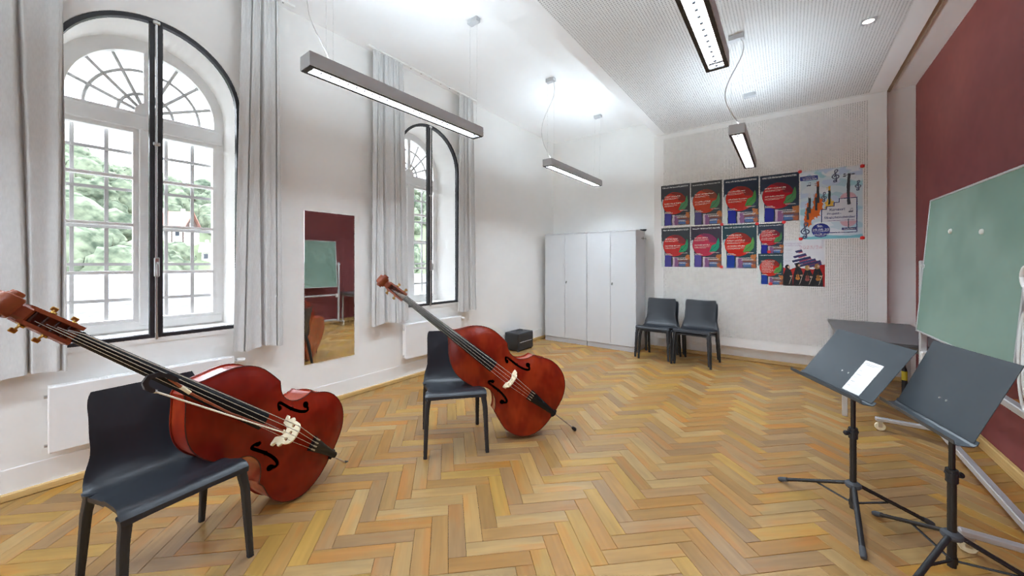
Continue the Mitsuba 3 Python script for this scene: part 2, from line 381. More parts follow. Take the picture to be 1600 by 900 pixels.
for k, (a, b) in enumerate(BW):
    w = 'window_%d' % (4 + k); m_ = (a + b) / 2
    place(w, ext_xz(sbox(a - .01, .84, b + .01, 3.16).difference(unary_union([sbox(a + .07, .92, m_ - .05, 3.08), sbox(m_ + .05, .92, b - .07, 3.08)])), YB - .30, YB - .24), 'm_window_paint', label='tall white window in the near end wall', kind='structure')
    for p, q in ((a + .07, m_ - .05), (m_ + .05, b - .07)):
        part(w, 'pane', trimesh.Trimesh([(p, YB - .27, .92), (q, YB - .27, .92), (q, YB - .27, 3.08), (p, YB - .27, 3.08)], [(0, 1, 2), (0, 2, 3)], process=False), 'm_pane')
        for z in (1.64, 2.36): part(w, 'glazing_bar', bx(p, q, YB - .29, YB - .255, z - .012, z + .012), 'm_window_paint')

# ---------------------------------------------------------------- mirror, curtains, radiators
place('wall_mirror', bx(XW + .002, XW + .007, 1.65, 2.169, .43, 1.90, .001), 'm_mirror', label='tall frameless mirror hung on the white wall between the two windows', cat='mirror')

def curtain(key, yt, yb, zb, folds, ph, label, z1=3.70):
    nu, nv = 240, 30; u = np.linspace(0, 1, nu); v = np.linspace(0, 1, nv)
    U, Vv = np.meshgrid(u, v)                      # v: 0 top .. 1 bottom
    y = (yt[0] * (1 - Vv) + yb[0] * Vv) * (1 - U) + (yt[1] * (1 - Vv) + yb[1] * Vv) * U
    w = U + .035 * np.sin(2 * np.pi * (1.7 * U + .35 * Vv + ph))
    q = folds * w + ph; d = q - np.round(q); op = np.clip(.45 + Vv * 3, 0, 1)
    crease = np.exp(-(d / (.062 + .022 * np.sin(3.1 * np.round(q) + 1))) ** 2)
    x = -3.508 - (.060 + .015 * np.sin(7.3 * np.round(q))) * crease * op + .013 * np.cos(2 * np.pi * q) + .004 * np.sin(19 * U + 3 * Vv)
    x += .008 * np.sin(2 * np.pi * folds * 3 * U) * np.exp(-Vv * 14)
    x = np.maximum(x, -3.585)
    z = z1 + (zb - z1) * Vv + (.012 * np.sin(9 * U + ph * 7)) * Vv
    P0 = np.stack([x, y, z], -1).reshape(-1, 3); P1 = P0 - [.004, 0, 0]; N = len(P0); F = []
    for i in range(nv - 1):
        for j in range(nu - 1):
            a = i * nu + j; b, c, d = a + 1, a + nu + 1, a + nu
            F += [(a, c, b), (a, d, c), (N + a, N + b, N + c), (N + a, N + c, N + d)]
    rim = [(i * nu, (i + 1) * nu) for i in range(nv - 1)] + [((i + 1) * nu + nu - 1, i * nu + nu - 1) for i in range(nv - 1)] + [((nv - 1) * nu + j, (nv - 1) * nu + j + 1) for j in range(nu - 1)] + [(j + 1, j) for j in range(nu - 1)]
    for a, b in rim: F += [(a, b, N + b), (a, N + b, N + a)]
    m = trimesh.Trimesh(np.vstack([P0, P1]), F, process=False); m.fix_normals()
    place(key, m, 'm_curtain', smooth=50, label=label, cat='curtain', group='grey curtains beside the windows')
    part(key, 'heading_tape', bx(-3.532, -3.518, yt[0] + .01, yt[1] - .01, z1 - .002, z1 + .006), 'm_white_plastic', label='white heading hooks at the top')
curtain('curtain', (-.42, .150), (-.45, .172), .735, 4.0, .10, 'light grey curtain at the left edge of the large window, cut by the picture edge')
curtain('curtain_001', (1.112, 1.385), (1.045, 1.425), .685, 3.0, .35, 'light grey curtain hanging between the large window and the mirror')
curtain('curtain_002', (2.335, 2.72), (2.315, 2.81), .725, 4.0, .62, 'light grey curtain between the mirror and the farther window')
curtain('curtain_003', (3.665, 3.925), (3.625, 4.01), .733, 3.0, .20, 'light grey curtain on the far side of the farther window')
for n, (a, b, lb) in enumerate(((-.6, 1.52, 'above the large window'), (2.26, 4.03, 'above the farther window'))):
    k = nm('curtain_rail', n)
    place(k, bx(-3.545, -3.505, a, b, 3.708, ZC, .003), 'm_white_plastic', label='white ceiling curtain rail ' + lb, cat='curtain rail')
    for y in np.arange(a + .1, b, .16): part(k, 'glider', bx(-3.53, -3.52, y, y + .012, 3.7065, 3.71), 'm_iron')

def radiator(key, y0, y1, z0, z1, label):
    x1, x0 = -3.52, -3.585
    tag(key, label, 'radiator', 'radiators under the windows')
    part(key, 'front_panel', bx(x1 - .012, x1, y0, y1, z0, z1, .006), 'm_white_paint')
    part(key, 'back_panel', bx(x0, x0 + .012, y0 + .005, y1 - .005, z0 + .01, z1 - .01, .004), 'm_white_paint')
    for y in (y0, y1 - .006): part(key, 'side_cover', bx(x0 + .006, x1 - .006, y, y + .006, z0 + .02, z1 - .004, .002), 'm_white_paint')
    n = int((y1 - y0) / .0125)
    bars = [bx(x0 + .004, x1 - .008, y0 + .004 + k * .0125, y0 + .0105 + k * .0125, z1 - .012, z1 - .001) for k in range(n)]
    bars += [bx(x0, x0 + .012, y0, y1, z1 - .012, z1), bx((x0 + x1) / 2 - .004, (x0 + x1) / 2 + .004, y0, y1, z1 - .012, z1 - .0005)]
    part(key, 'top_grille', cat_(*bars), 'm_white_paint', kind='stuff', label='slotted top grille')
    part(key, 'convector', bx(x0 + .014, x1 - .016, y0 + .02, y1 - .02, z0 + .03, z1 - .05), 'm_iron')
    vv = cat_(tube([(x1 - .03, y1, z1 - .045), (x1 - .03, y1 + .03, z1 - .045)], .012, 10))
    part(key, 'valve', vv, 'm_steel', label='metal valve')
    part(key + '__valve', 'thermostat_knob', mv(lathe([(0, 0), (.018, 0), (.023, .012), (.024, .045), (.019, .058), (0, .06)], 20), np.array([[0, 1, 0], [0, 0, 1], [1, 0, 0]]).T @ np.eye(3) if False else np.array([[1, 0, 0], [0, 0, 1], [0, -1, 0]]), (x1 - .03, y1 + .022, z1 - .045)), 'm_white_plastic', smooth=40, label='white thermostat knob')
    for z in (z0 + .045, z1 - .06): part(key, 'vent_plug', tube([(x1 - .03, y0 + .004, z), (x1 - .03, y0 - .014, z)], .010, 10), 'm_steel')
    for y in (y0 + .2, y1 - .2): part(key, 'wall_bracket', bx(XW, x0 + .004, y - .02, y + .02, z0 + .08, z1 - .08), 'm_white_paint')
radiator('radiator', .095, 1.058, .243, .645, 'white panel radiator under the large window')
radiator('radiator_001', 2.765, 3.71, .266, .678, 'white panel radiator under the farther window')

# ---------------------------------------------------------------- pendant lamps
def pendant(key, xc, y0, y1, z, can, zc, label):
    W, H = .125, .088
    tag(key, label, 'lamp', 'linear pendant lamps')
    prof = sbox(-W / 2, 0, W / 2, H).difference(sbox(-W / 2 + .006, -.01, W / 2 - .006, H - .006))
    part(key, 'housing', ext_xz(affinity.translate(prof, xc, z), y0, y1), 'm_grey_housing')
    for a in (y0 - .003, y1): part(key, 'end_cap', bx(xc - W / 2, xc + W / 2, a, a + .003, z, z + H, .001), 'm_grey_housing')
    rim = sbox(xc - W / 2 + .002, y0 + .002, xc + W / 2 - .002, y1 - .002).difference(sbox(xc - W / 2 + .022, y0 + .03, xc + W / 2 - .022, y1 - .03))
    part(key, 'rim', ext_xy(rim, z - .003, z + .002), 'm_lamp_black', label='black rim around the opening')
    tubeE = trimesh.Trimesh([(xc - .041, y0 + .04, z + .030), (xc + .041, y0 + .04, z + .030), (xc + .041, y1 - .04, z + .030), (xc - .041, y1 - .04, z + .030)], [(0, 2, 1), (0, 3, 2)], process=False)
    part(key, 'light_panel', tubeE, 'm_louvre', label='glowing light panel', emitter={'type': 'area', 'radiance': rgb(LAMP * .86, LAMP, LAMP * 1.13)})
    upE = trimesh.Trimesh([(xc - .045, y0 + .04, z + H + .002), (xc + .045, y0 + .04, z + H + .002), (xc + .045, y1 - .04, z + H + .002), (xc - .045, y1 - .04, z + H + .002)], [(0, 1, 2), (0, 2, 3)], process=False)
    part(key, 'uplight_panel', upE, 'm_louvre', label='light strip on top that lights the ceiling', emitter={'type': 'area', 'radiance': rgb(UPLIGHT * .83, UPLIGHT, UPLIGHT * 1.13)})
    for s in (-1, 1):
        q = np.array([(.0455, .002), (.0445, .012), (.0415, .030), (.0445, .030), (.0475, .002)]); q[:, 0] *= s
        part(key, 'reflector', ext_xz(Polygon(q + [xc, z]), y0 + .03, y1 - .03), 'm_louvre')
    n = int((y1 - y0 - .08) / .062)
    for k in range(n + 1):
        y = y0 + .04 + k * (y1 - y0 - .08) / n
        part(key + '__housing', 'louvre_blade', bx(xc - .044, xc + .044, y - .0012, y + .0012, z + .003, z + .018), 'm_louvre')
        part(key + '__housing', 'blade_clip', bx(xc - .007, xc + .007, y - .0045, y + .0045, z + .004, z + .011), 'm_clip')
    for yc in can:
        part(key, 'canopy', bx(xc - .058, xc + .058, yc - .03, yc + .03, zc - .045, zc, .003), 'm_grey_housing')
        ya = min(max(yc, y0 + .08), y1 - .08)
        for s in (-1, 1): part(key, 'wire', tube([(xc + s * .045, yc, zc - .04), (xc + s * .045, ya, z + H)], .0007, 6), 'm_wire')
    yc = can[0]
    cs = CubicSpline([0, .35, .7, .9, 1], [(xc + .03, yc, zc - .04), (xc + .01, yc - .06, zc - .04 - .35 * (zc - z - .13)), (xc - .075, yc - .085, zc - .04 - .72 * (zc - z - .13)), (xc - .02, yc + .0, z + H + .06), (xc + .02, y0 + .10, z + H)])
    part(key, 'power_cable', tube(cs(np.linspace(0, 1, 40)), .0042, 8), 'm_cable_clear', smooth=True, label='clear slack power cable')
pendant('pendant_lamp', -2.362, 1.085, 2.725, 2.612, (1.24, 2.66), ZC, 'long grey pendant lamp in front of the large window wall, nearest on the left')
pendant('pendant_lamp_001', -2.362, 4.03, 5.62, 2.612, (4.12, 5.60), ZC, 'grey pendant lamp near the cabinets, lower left of the lowered ceiling')
pendant('pendant_lamp_002', -.345, 1.06, 2.66, 2.60, (1.03, 2.45), ZS, 'grey pendant lamp cut by the top edge of the picture')
pendant('pendant_lamp_003', -.365, 3.97, 5.50, 2.565, (3.93, 5.37), ZS, 'grey pendant lamp hanging in front of the perforated wall above the posters')
pendant('pendant_lamp_004', -2.362, -1.9, -.26, 2.612, (-1.8, -.4), ZC, 'grey pendant lamp at the near end of the room')
pendant('pendant_lamp_005', -.345, -1.9, -.30, 2.60, (-1.8, -.4), ZS, 'grey pendant lamp under the lowered ceiling at the near end')

def spot(key, x, y, label):
    place(key, ext_xy(sbox(x - .05, y - .05, x + .05, y + .05).difference(Point(x, y).buffer(.036)), ZS - .004, ZS), 'm_alu', label=label, cat='downlight')
    m = flat(Point(x, y).buffer(.036)); m.invert(); m.apply_translation([0, 0, ZS - .002])
    part(key, 'lens', m, 'm_white_plastic', label='glowing round lens', emitter={'type': 'area', 'radiance': rgb(20, 18.5, 16)})
spot('ceiling_downlight', .53, 4.38, 'small square downlight with a glowing round lens in the lowered ceiling')

# ---------------------------------------------------------------- cabinets
def cabinet(key, x0, x1, label):
    y0, y1, z1 = 5.90, 6.36, 1.925
    tag(key, label, 'cabinet', 'white cabinets against the far wall')
    part(key, 'carcass', bx(x0, x1, y0 + .02, y1, .075, z1 - .018), 'm_cabinet')
    part(key, 'top_board', bx(x0 - .001, x1 + .001, y0, y1, z1 - .018, z1, .002), 'm_cabinet')
    part(key, 'plinth', bx(x0 + .003, x1 - .003, y0 + .012, y1 - .01, 0, .075), 'm_plinth', label='grey plinth')
    xm = (x0 + x1) / 2
    for a, b in ((x0 + .003, xm - .002), (xm + .002, x1 - .003)):
        d = part(key, 'door', bx(a, b, y0, y0 + .019, .08, z1 - .022, .002), 'm_cabinet')
    lk = cat_(along(lathe([(0, 0), (.010, 0), (.010, .006), (.0, .006)], 14), (xm + .03, y0, 1.075), (0, -1, 0)), bx(xm + .022, xm + .038, y0 - .028, y0 - .005, 1.045, 1.082, .003))
    part(d, 'lock', lk, 'm_iron', label='lock with its key')
cabinet('cabinet', -3.505, -2.687, 'white two-door cabinet in the left corner beside the window wall')
cabinet('cabinet_001', -2.683, -1.865, 'white two-door cabinet beside the stacked chairs, right one of the pair')
part('cabinet_001', 'side_hook', cat_(tube([(-1.865, 6.17, 1.80), (-1.835, 6.17, 1.80)], .006, 8), tube([(-1.838, 6.17, 1.775), (-1.838, 6.17, 1.825)], .005, 8), tube([(-1.84, 6.17, 1.80), (-1.84, 6.33, 1.80)], .005, 8)), 'm_iron', label='dark metal hook')
place('black_clamp', mv(cat_(bx(-.02, .10, -.05, .05, 0, .012, .004), bx(.02, .12, -.02, .02, .010, .028, .006)), None, (-1.935, 6.27, 1.925)), 'm_black_plastic', label='small black clamp lying on the right edge of the cabinet top', cat='clamp')

# ---------------------------------------------------------------- amplifier box
tag('amplifier', 'black amplifier box on the floor behind the farther double bass', 'amplifier')
part('amplifier', 'body', bx(-3.60, -3.325, 4.80, 5.225, .012, .285, .012), 'm_black_plastic')
part('amplifier', 'front_grille', bx(-3.585, -3.34, 4.795, 4.803, .03, .265, .003), 'm_black_satin')
part('amplifier', 'handle', tube([(-3.46, 4.93, .285), (-3.46, 4.95, .303), (-3.46, 5.08, .303), (-3.46, 5.10, .285)], .007, 8), 'm_black_metal')
part('amplifier', 'control_strip', bx(-3.327, -3.322, 4.84, 5.18, .140, .147, .001), 'm_plinth', label='thin grey strip')
for i, (x, y) in enumerate(((-3.58, 4.83), (-3.35, 4.83), (-3.58, 5.19), (-3.35, 5.19))): part('amplifier', 'foot', bx(x - .015, x + .015, y - .015, y + .015, 0, .014), 'm_rubber')

# ---------------------------------------------------------------- chairs
def chair_parts():
    P = np.array([(.232, .408), (.226, .432), (.205, .444), (.12, .436), (.02, .420), (-.08, .413), (-.15, .424), (-.195, .475), (-.222, .54), (-.245, .63), (-.264, .72), (-.279, .795), (-.284, .815)])
    hw = np.array([.222, .225, .224, .212, .206, .214, .232, .226, .205, .202, .201, .197, .188])
    t = np.r_[0, np.cumsum(np.linalg.norm(np.diff(P, axis=0), axis=1))]; ts = np.linspace(0, t[-1], 46)
    c = CubicSpline(t, P)(ts); d = CubicSpline(t, P)(ts, 1); w = CubicSpline(t, hw)(ts)
    nrm = np.stack([-d[:, 1], d[:, 0]], 1); nrm /= np.linalg.norm(nrm, axis=1, keepdims=True)
    nrm *= np.sign(nrm[:, 1:2] + nrm[:, :1] * 1.0 + 1e-9) * 1.0
    # normal that points to the sitter (up / forward)
    for i in range(len(nrm)):
        if nrm[i] @ np.array([.6, 1.0]) < 0: nrm[i] *= -1
    nu = 29; s = np.linspace(-1, 1, nu)
    back = np.clip((c[:, 1] - .46) / .12, 0, 1)
    tops, bots = [], []
    for i in range(len(ts)):
        side = .008 * (np.abs(s) ** 2.5) * (1 - back[i]) + .030 * s ** 2 * back[i]
        bend = np.exp(-((c[i, 1] - .445) / .03) ** 2) * (c[i, 0] < -.02)
        drop = .022 * bend * np.clip((np.abs(s) - .72) / .28, 0, 1) ** 1.5
        y = c[i, 0] + nrm[i, 0] * side; z = c[i, 1] + nrm[i, 1] * side - drop
        e = np.clip((np.abs(s) - .93) / .07, 0, 1)
        th = .010 + .018 * (1 - back[i]) * np.clip((np.abs(s) - .80) / .2, 0, 1) ** 2
        fr = np.clip(1 - (ts[i] - 0) / .05, 0, 1); th = th + .012 * fr * (1 - back[i])
        tops.append(np.stack([s * w[i], y - nrm[i, 0] * .004 * e, z - nrm[i, 1] * .004 * e], 1))
        bots.append(np.stack([s * (w[i] - .004), y - nrm[i, 0] * th, z - nrm[i, 1] * th], 1))
    A = np.vstack(tops); B = np.vstack(bots); N = len(A); F = []; nv = len(ts)
    for i in range(nv - 1):
        for j in range(nu - 1):
            a = i * nu + j; F += [(a, a + 1, a + nu + 1), (a, a + nu + 1, a + nu), (N + a, N + a + nu + 1, N + a + 1), (N + a, N + a + nu, N + a + nu + 1)]
    rim = [(j + 1, j) for j in range(nu - 1)] + [((nv - 1) * nu + j, (nv - 1) * nu + j + 1) for j in range(nu - 1)] + [(i * nu, (i + 1) * nu) for i in range(nv - 1)] + [((i + 1) * nu + nu - 1, i * nu + nu - 1) for i in range(nv - 1)]
    for a, b in rim: F += [(a, b, N + b), (a, N + b, N + a)]
    shell = trimesh.Trimesh(np.vstack([A, B]), F, process=False); shell.fix_normals()
    legs = []
    def leg(top, mid, foot, s0, s1):
        pts = [np.array(top), np.array(top) * .75 + np.array(mid) * .25, np.array(mid), (np.array(mid) + foot) / 2, np.array(foot)]
        ks = np.linspace(0, 1, 5); rings = []
        for p, k, f in zip(pts, ks, (1.35, 1.08, .95, .85, .72)):
            q = rrect((s0 * (1 - k) + s1 * k) * (1 if k else 1.25), (s0 * (1 - k) + s1 * k) * (1.1 if k else 1.3), .32, 3); rings.append(np.c_[q + p[:2], np.full(len(q), p[2])])
        return loft(rings)
    for sx in (-1, 1):
        legs.append(leg((sx * .200, .203, .428), (sx * .213, .222, .33), (sx * .226, .243, 0), .044, .026))
        legs.append(leg((sx * .211, -.150, .418), (sx * .218, -.188, .32), (sx * .226, -.245, 0), .046, .027))
    return shell, legs
SHELL, LEGS = chair_parts()
CH = {}
def chair(key, x, y, fwd, label, z=0.0, group=None):
    f = np.array([fwd[0], fwd[1], 0.0]); f /= np.linalg.norm(f); r = np.cross(f, [0, 0, 1.0])
    M = np.eye(4); M[:3, 0], M[:3, 1], M[:3, 3] = r, f, (x, y, z)
    W = T(M.tolist())
    tag(key, label, 'chair', 'black plastic chairs')
    if not CH:
        CH['s'] = mikit.ply(SHELL, 'm_black_plastic', smooth=35); CH['l'] = [mikit.ply(m, 'm_black_plastic', smooth=40) for m in LEGS]
    scene[key + '__seat_shell'] = {**CH['s'], 'to_world': W}
    for i, d in enumerate(CH['l']): scene[key + '__' + nm('leg', i)] = {**d, 'to_world': W}
chair('chair', -2.231, .413, (.989, .148), 'black plastic chair in the left foreground that the nearest double bass leans on')
chair('chair_001', -2.085, 2.108, (.371, -.313), 'black plastic chair that the farther double bass leans on')
chair('chair_002', -1.500, 5.83, (-.03, -1), 'black plastic chair, lower one of the stack beside the cabinet')
chair('chair_003', -1.512, 5.715, (-.03, -1), 'black plastic chair, upper one of the stack beside the cabinet', z=.048)
chair('chair_004', -1.005, 5.845, (-.09, -1), 'black plastic chair, lower one of the stack in front of the perforated panel')
chair('chair_005', -1.013, 5.77, (-.09, -1), 'black plastic chair, upper one of the stack in front of the perforated panel', z=.048)

# ---------------------------------------------------------------- double basses
def varnish(c0, c1):
    def fn(p, n, uv):
        g = mikit.fbm(p.x * 9 + p.y * 9, p.z * 9, p.y * 4, 3); h = mikit.fbm(p.x * 60, p.y * 60, p.z * 8, 2)
        return mikit.mix(c0, c1, mikit.smoothstep(.3, .7, g)) * (.9 + .2 * h)
    return mikit.proc(fn)
mat('m_varnish_red', varnish((.155, .006, .002), (.215, .013, .0035)), .26, spec=.22, clearcoat=.12, clearcoat_gloss=.9)
mat('m_varnish_orange', varnish((.175, .010, .003), (.265, .026, .006)), .26, spec=.22, clearcoat=.12, clearcoat_gloss=.9)
mat('m_rib_red', varnish((.20, .014, .004), (.30, .034, .008)), .16, spec=.7, clearcoat=1.0, clearcoat_gloss=.95)
mat('m_rib_orange', varnish((.20, .016, .004), (.30, .036, .008)), .16, spec=.7, clearcoat=1.0, clearcoat_gloss=.95)
mat('m_neck_wood', varnish((.16, .03, .010), (.26, .06, .02)), .35, spec=.5)
mat('m_purfling', (.05, .012, .006), .5)
mat('m_ebony', (.006, .0065, .008), .26, spec=.22)
mat('m_string', (.68, .66, .62), .35, metal=.9)
mat('m_dark_inside', (.02, .012, .008), .9)

def outline(lw, mw, uw, L):
    lower = np.array([(0, 0), (.004, .10), (.03, .20), (.10, .29), (.22, .335), (.33, .318), (.40, .285), (.428, .283)])
    mid = np.array([(.428, .283), (.448, .245), (.49, .205), (.55, .185), (.61, .194), (.650, .222), (.672, .243)])
    upper = np.array([(.672, .243), (.70, .247), (.78, .256), (.86, .25), (.94, .215), (1.01, .15), (1.06, .085), (1.09, .05), (1.11, .035)])
    o = []
    for P in (lower, mid, upper):
        t = np.r_[0, np.cumsum(np.linalg.norm(np.diff(P, axis=0), axis=1))]; o.append(CubicSpline(t, P)(np.linspace(0, t[-1], 40)))
    lo, m, up = o; lo[:, 1] *= lw / .335; up[:, 1] *= uw / .256
    a, c = lo[-1, 1], up[0, 1]; tt = np.linspace(0, 1, 40); b = m[:, 1].copy()
    m[:, 1] = b + (a - b[0]) * (1 - tt) ** 2 + (c - b[-1]) * tt ** 2 + (mw - .185) * 4 * tt * (1 - tt)
    O = np.vstack([lo, m[1:], up[1:]]); O[:, 0] *= L / 1.11
    return O

def resample(c, step):
    c = np.vstack([c, c[:1]]); t = np.r_[0, np.cumsum(np.linalg.norm(np.diff(c, axis=0), axis=1))]; n = max(8, int(t[-1] / step))
    u = np.linspace(0, t[-1], n, endpoint=False); return np.stack([np.interp(u, t, c[:, 0]), np.interp(u, t, c[:, 1])], 1)

def plate(poly, hf, thick, step=.014):
    """arched plate over a polygon with holes: top at hf(points), lower side thick below"""
    loops = [resample(np.array(r.coords)[:-1], step * .6) for r in [poly.exterior, *poly.interiors]]
    bnd = np.vstack(loops); x0, y0, x1, y1 = poly.bounds
    g = np.stack(np.meshgrid(np.arange(x0, x1, step), np.arange(y0, y1, step)), -1).reshape(-1, 2)
    import shapely
    g = g[shapely.contains_xy(poly.buffer(-step * .45), g[:, 0], g[:, 1])]
    pts = np.vstack([bnd, g]); tri = Delaunay(pts).simplices; cen = pts[tri].mean(1)
    big = Polygon(loops[0], [l for l in loops[1:]])
    tri = tri[shapely.contains_xy(big, cen[:, 0], cen[:, 1])]
    z = hf(pts); N = len(pts)
    a = np.cross(pts[tri[:, 1]] - pts[tri[:, 0]], pts[tri[:, 2]] - pts[tri[:, 0]]); tri[a < 0] = tri[a < 0][:, ::-1]
    V = np.vstack([np.c_[pts, z], np.c_[pts, z - thick]]); F = [tri, tri[:, ::-1] + N]; at = 0
    for li, l in enumerate(loops):
        k = len(l); i = np.arange(k); j = (i + 1) % k; a_, b_ = at + i, at + j
        if np.sum(l[:, 0] * np.roll(l[:, 1], -1) - np.roll(l[:, 0], -1) * l[:, 1]) > 0: a_, b_ = b_, a_
        if li: pass
        F += [np.stack([a_, b_, b_ + N], 1)[:, ::-1] if li else np.stack([a_, b_, b_ + N], 1), np.stack([a_, b_ + N, a_ + N], 1)[:, ::-1] if li else np.stack([a_, b_ + N, a_ + N], 1)]; at += k
    m = trimesh.Trimesh(V, np.vstack(F), process=False); m.fix_normals()
    return m

def double_bass(key, M, t, q, body, rib, label):
    M = np.array(M, float); u_, s_, vt = np.linalg.svd(M); M = u_ @ vt
    L, NU, FB, BR, TT, PIN = q['L'], q['nut'], q['fb'], q['br'], q['tt'], q['pin']
    tag(key, label, 'double bass', 'double basses leaning on chairs')
    def P(name, m, material, smooth=35, lab=None, sub=None):
        return part(sub or key, name, mv(m, M, t), material, smooth=smooth, label=lab)
    O = outline(q['lw'], q['mw'], q['uw'], L)
    loop = np.vstack([O, (O * [1, -1])[::-1]]); po = Polygon(loop).buffer(0)
    bt = cKDTree(resample(np.array(po.exterior.coords)[:-1], .004))
    def arch_(h):
        def fn(p):
            d, _ = bt.query(p); return .004 - .004 * np.exp(-(d / .012)) + h * (1 - np.exp(-(np.maximum(d - .012, 0) / .075) ** 1.25))
        return fn
    ar = arch_(.034)
    def an(s, w): return float(ar(np.array([[s, w]]))[0])
    # f-holes: real openings
    k = L / 1.065; holes = []
    for sg in (-1, 1):
        cs = CubicSpline([0, .25, .5, .75, 1], np.array([(.575, .098), (.568, .124), (.478, .122), (.392, .140), (.396, .172)]) * [k, 1])
        l = LineString(cs(np.linspace(0, 1, 40))).buffer(.0085)
        e = unary_union([l, Point(.563 * k, .096).buffer(.0145), Point(.405 * k, .176).buffer(.0185), Polygon([(.49 * k, .108), (.484 * k, .138), (.478 * k, .138), (.484 * k, .108)])])
        holes.append(affinity.scale(e, 1, sg, origin=(0, 0)))
    top = po.difference(unary_union(holes)).simplify(.0004)
    P('belly', plate(top, ar, .007), body, smooth=40, lab='front with two f-holes')
    ring = po.difference(po.buffer(-.004)).simplify(.0004)
    P('purfling', plate(ring, lambda p: ar(p) + .0006, .002, .02), 'm_purfling', smooth=False, lab='dark edge line')
    ib = po.buffer(-.007).simplify(.0006); RD = .178
    shell = ext_xy(ib.difference(ib.buffer(-.006)), -RD, -.0015)
    def bend(m):
        v = m.vertices; m.vertices = np.stack([v[:, 0], v[:, 1], np.where(v[:, 2] < -.02, v[:, 2] * (1 - .30 * np.clip((v[:, 0] / L - .55) / .45, 0, 1)), v[:, 2])], 1); return m
    P('ribs', bend(shell), rib, smooth=25, lab='sides')
    bk = plate(po.simplify(.0004), lambda p: .0 * ar(p), .007, .03); bk.apply_translation([0, 0, -RD])
    P('back', bend(bk), rib, smooth=25)
    P('lining', bend(plate(ib.buffer(-.03).simplify(.001), lambda p: 0 * p[:, 0] - RD + .012, .008, .05)), 'm_dark_inside', smooth=False)
    # neck, fingerboard
    n0, n1 = .052, .098 if FB > .6 else .095
    fbn = lambda s: n0 + (NU - s) / (NU - FB) * (n1 - n0)
    sec = []
    for s in np.linspace(FB, NU, 16):
        w = .0215 + (NU - s) / (NU - FB) * .0235; a = np.linspace(0, np.pi, 13)
        top_ = np.stack([np.full(13, s), w * np.cos(a), fbn(s) + .004 + (.016 + .006 * (w / .045)) * np.sin(a)], 1)
        sec.append(np.vstack([top_, [(s, -w * .97, fbn(s)), (s, w * .97, fbn(s))]]))
    P('fingerboard', loft(sec), 'm_ebony', lab='black fingerboard')
    sec = []
    for s, dp, ww in ((L - .02, .155, .034), (L + .02, .125, .032), (L + .06, .075, .030), (L + .12, .052, .0285), ((L + NU) / 2 + .05, .046, .026), (NU - .06, .042, .0225), (NU, .046, .022), (NU + .02, .05, .022)):
        a = np.linspace(np.pi, 2 * np.pi, 13); z = fbn(min(s, NU)) - .0005
        sec.append(np.stack([np.full(13, s), ww * np.cos(a), z + dp * np.sin(a)], 1))
    P('neck', loft(sec), 'm_neck_wood', lab='varnished neck')
    P('nut', bx(NU - .006, NU + .006, -.022, .022, n0, n0 + .024, .003), 'm_ebony', smooth=False)
    # pegbox and scroll
    E0, E1 = NU + .006, NU + .165
    for sg in (-1, 1):
        c = Polygon([(E0, n0 + .020), (E1, n0 - .002), (E1 + .01, n0 - .05), (E0 + .08, n0 - .055), (E0, n0 - .048)])
        m = ext(c, .013); v = m.vertices; m.vertices = np.stack([v[:, 0], v[:, 2], v[:, 1]], 1); m.invert()
        m.vertices[:, 1] = sg * (m.vertices[:, 1] + .024 - .007 * (m.vertices[:, 0] - E0) / .22)
        m.fix_normals(); P('pegbox_cheek', m, 'm_neck_wood', smooth=False)
    P('pegbox_floor', bx(E0, E1 + .01, -.028, .028, n0 - .056, n0 - .040, .003), 'm_neck_wood', smooth=False)
    sc = []
    cs_, cn = E1 + .052, n0 - .008
    ang = np.linspace(0, 2 * np.pi * 1.9, 60); rad = np.linspace(.050, .016, 60); hw = np.linspace(.026, .046, 60)
    for a, r, h in zip(ang, rad, hw):
        c_ = np.array([cs_ - math.cos(a) * (r - .006), 0, cn + .0 - math.sin(a) * (r - .006)]); er = np.array([-math.cos(a), 0, -math.sin(a)])
        qd = rrect(2 * h, .014, .35, 3); sc.append(c_ + qd[:, :1] * np.array([0, 1, 0]) + qd[:, 1:] * er)
    P('scroll', cat_(loft(sc), mv(lathe([(0, -.05), (.018, -.05), (.020, -.046), (.020, .046), (.018, .05), (0, .05)], 18), np.array([[1, 0, 0], [0, 0, 1], [0, -1, 0]]), (cs_, 0, cn))), 'm_neck_wood', smooth=40, lab='carved scroll')
    P('pegbox_end', bx(E1 - .02, E1 + .03, -.026, .026, n0 - .055, n0 + .004, .008), 'm_neck_wood', smooth=False)
    for i in range(4):
        sg = 1 if i % 2 else -1; s = E0 + .030 + i * .034
        pl = cat_(bx(s - .014, s + .014, sg * .031, sg * .0345, n0 - .042, n0 - .006, .002), tube([(s, sg * .032, n0 - .03), (s, sg * .050, n0 - .045)], .004, 8),
                  mv(along(lathe([(0, -.003), (.010, -.003), (.010, .003), (0, .003)], 16), (0, 0, 0), (0, sg, -.3)), None, (s, sg * .037, n0 - .014)),
                  bx(s - .011, s + .011, sg * .048, sg * .063, n0 - .052, n0 - .047, .003))
        P('tuning_machine', pl, 'm_gold', smooth=30, lab='brass tuning machine', sub=key + '__pegbox_floor')
        P('string_roller', cyl((s, -.026, n0 - .012), (s, .026, n0 - .012), .005, 10), 'm_purfling')
    # bridge
    hB = .150; b0 = an(BR, .06) - .002
    half = [(0, .058), (.018, .052), (.030, .034), (.034, .014), (.040, .004), (.046, .0), (.082, .0), (.082, .010), (.070, .020), (.064, .034), (.070, .046), (.078, .058), (.070, .072), (.058, .080), (.062, .092), (.058, .108), (.052, .128), (.040, .142), (.020, .150), (0, .152)]
    pb = Polygon(half + [(-x, y) for x, y in half[::-1][1:-1]]).buffer(0)
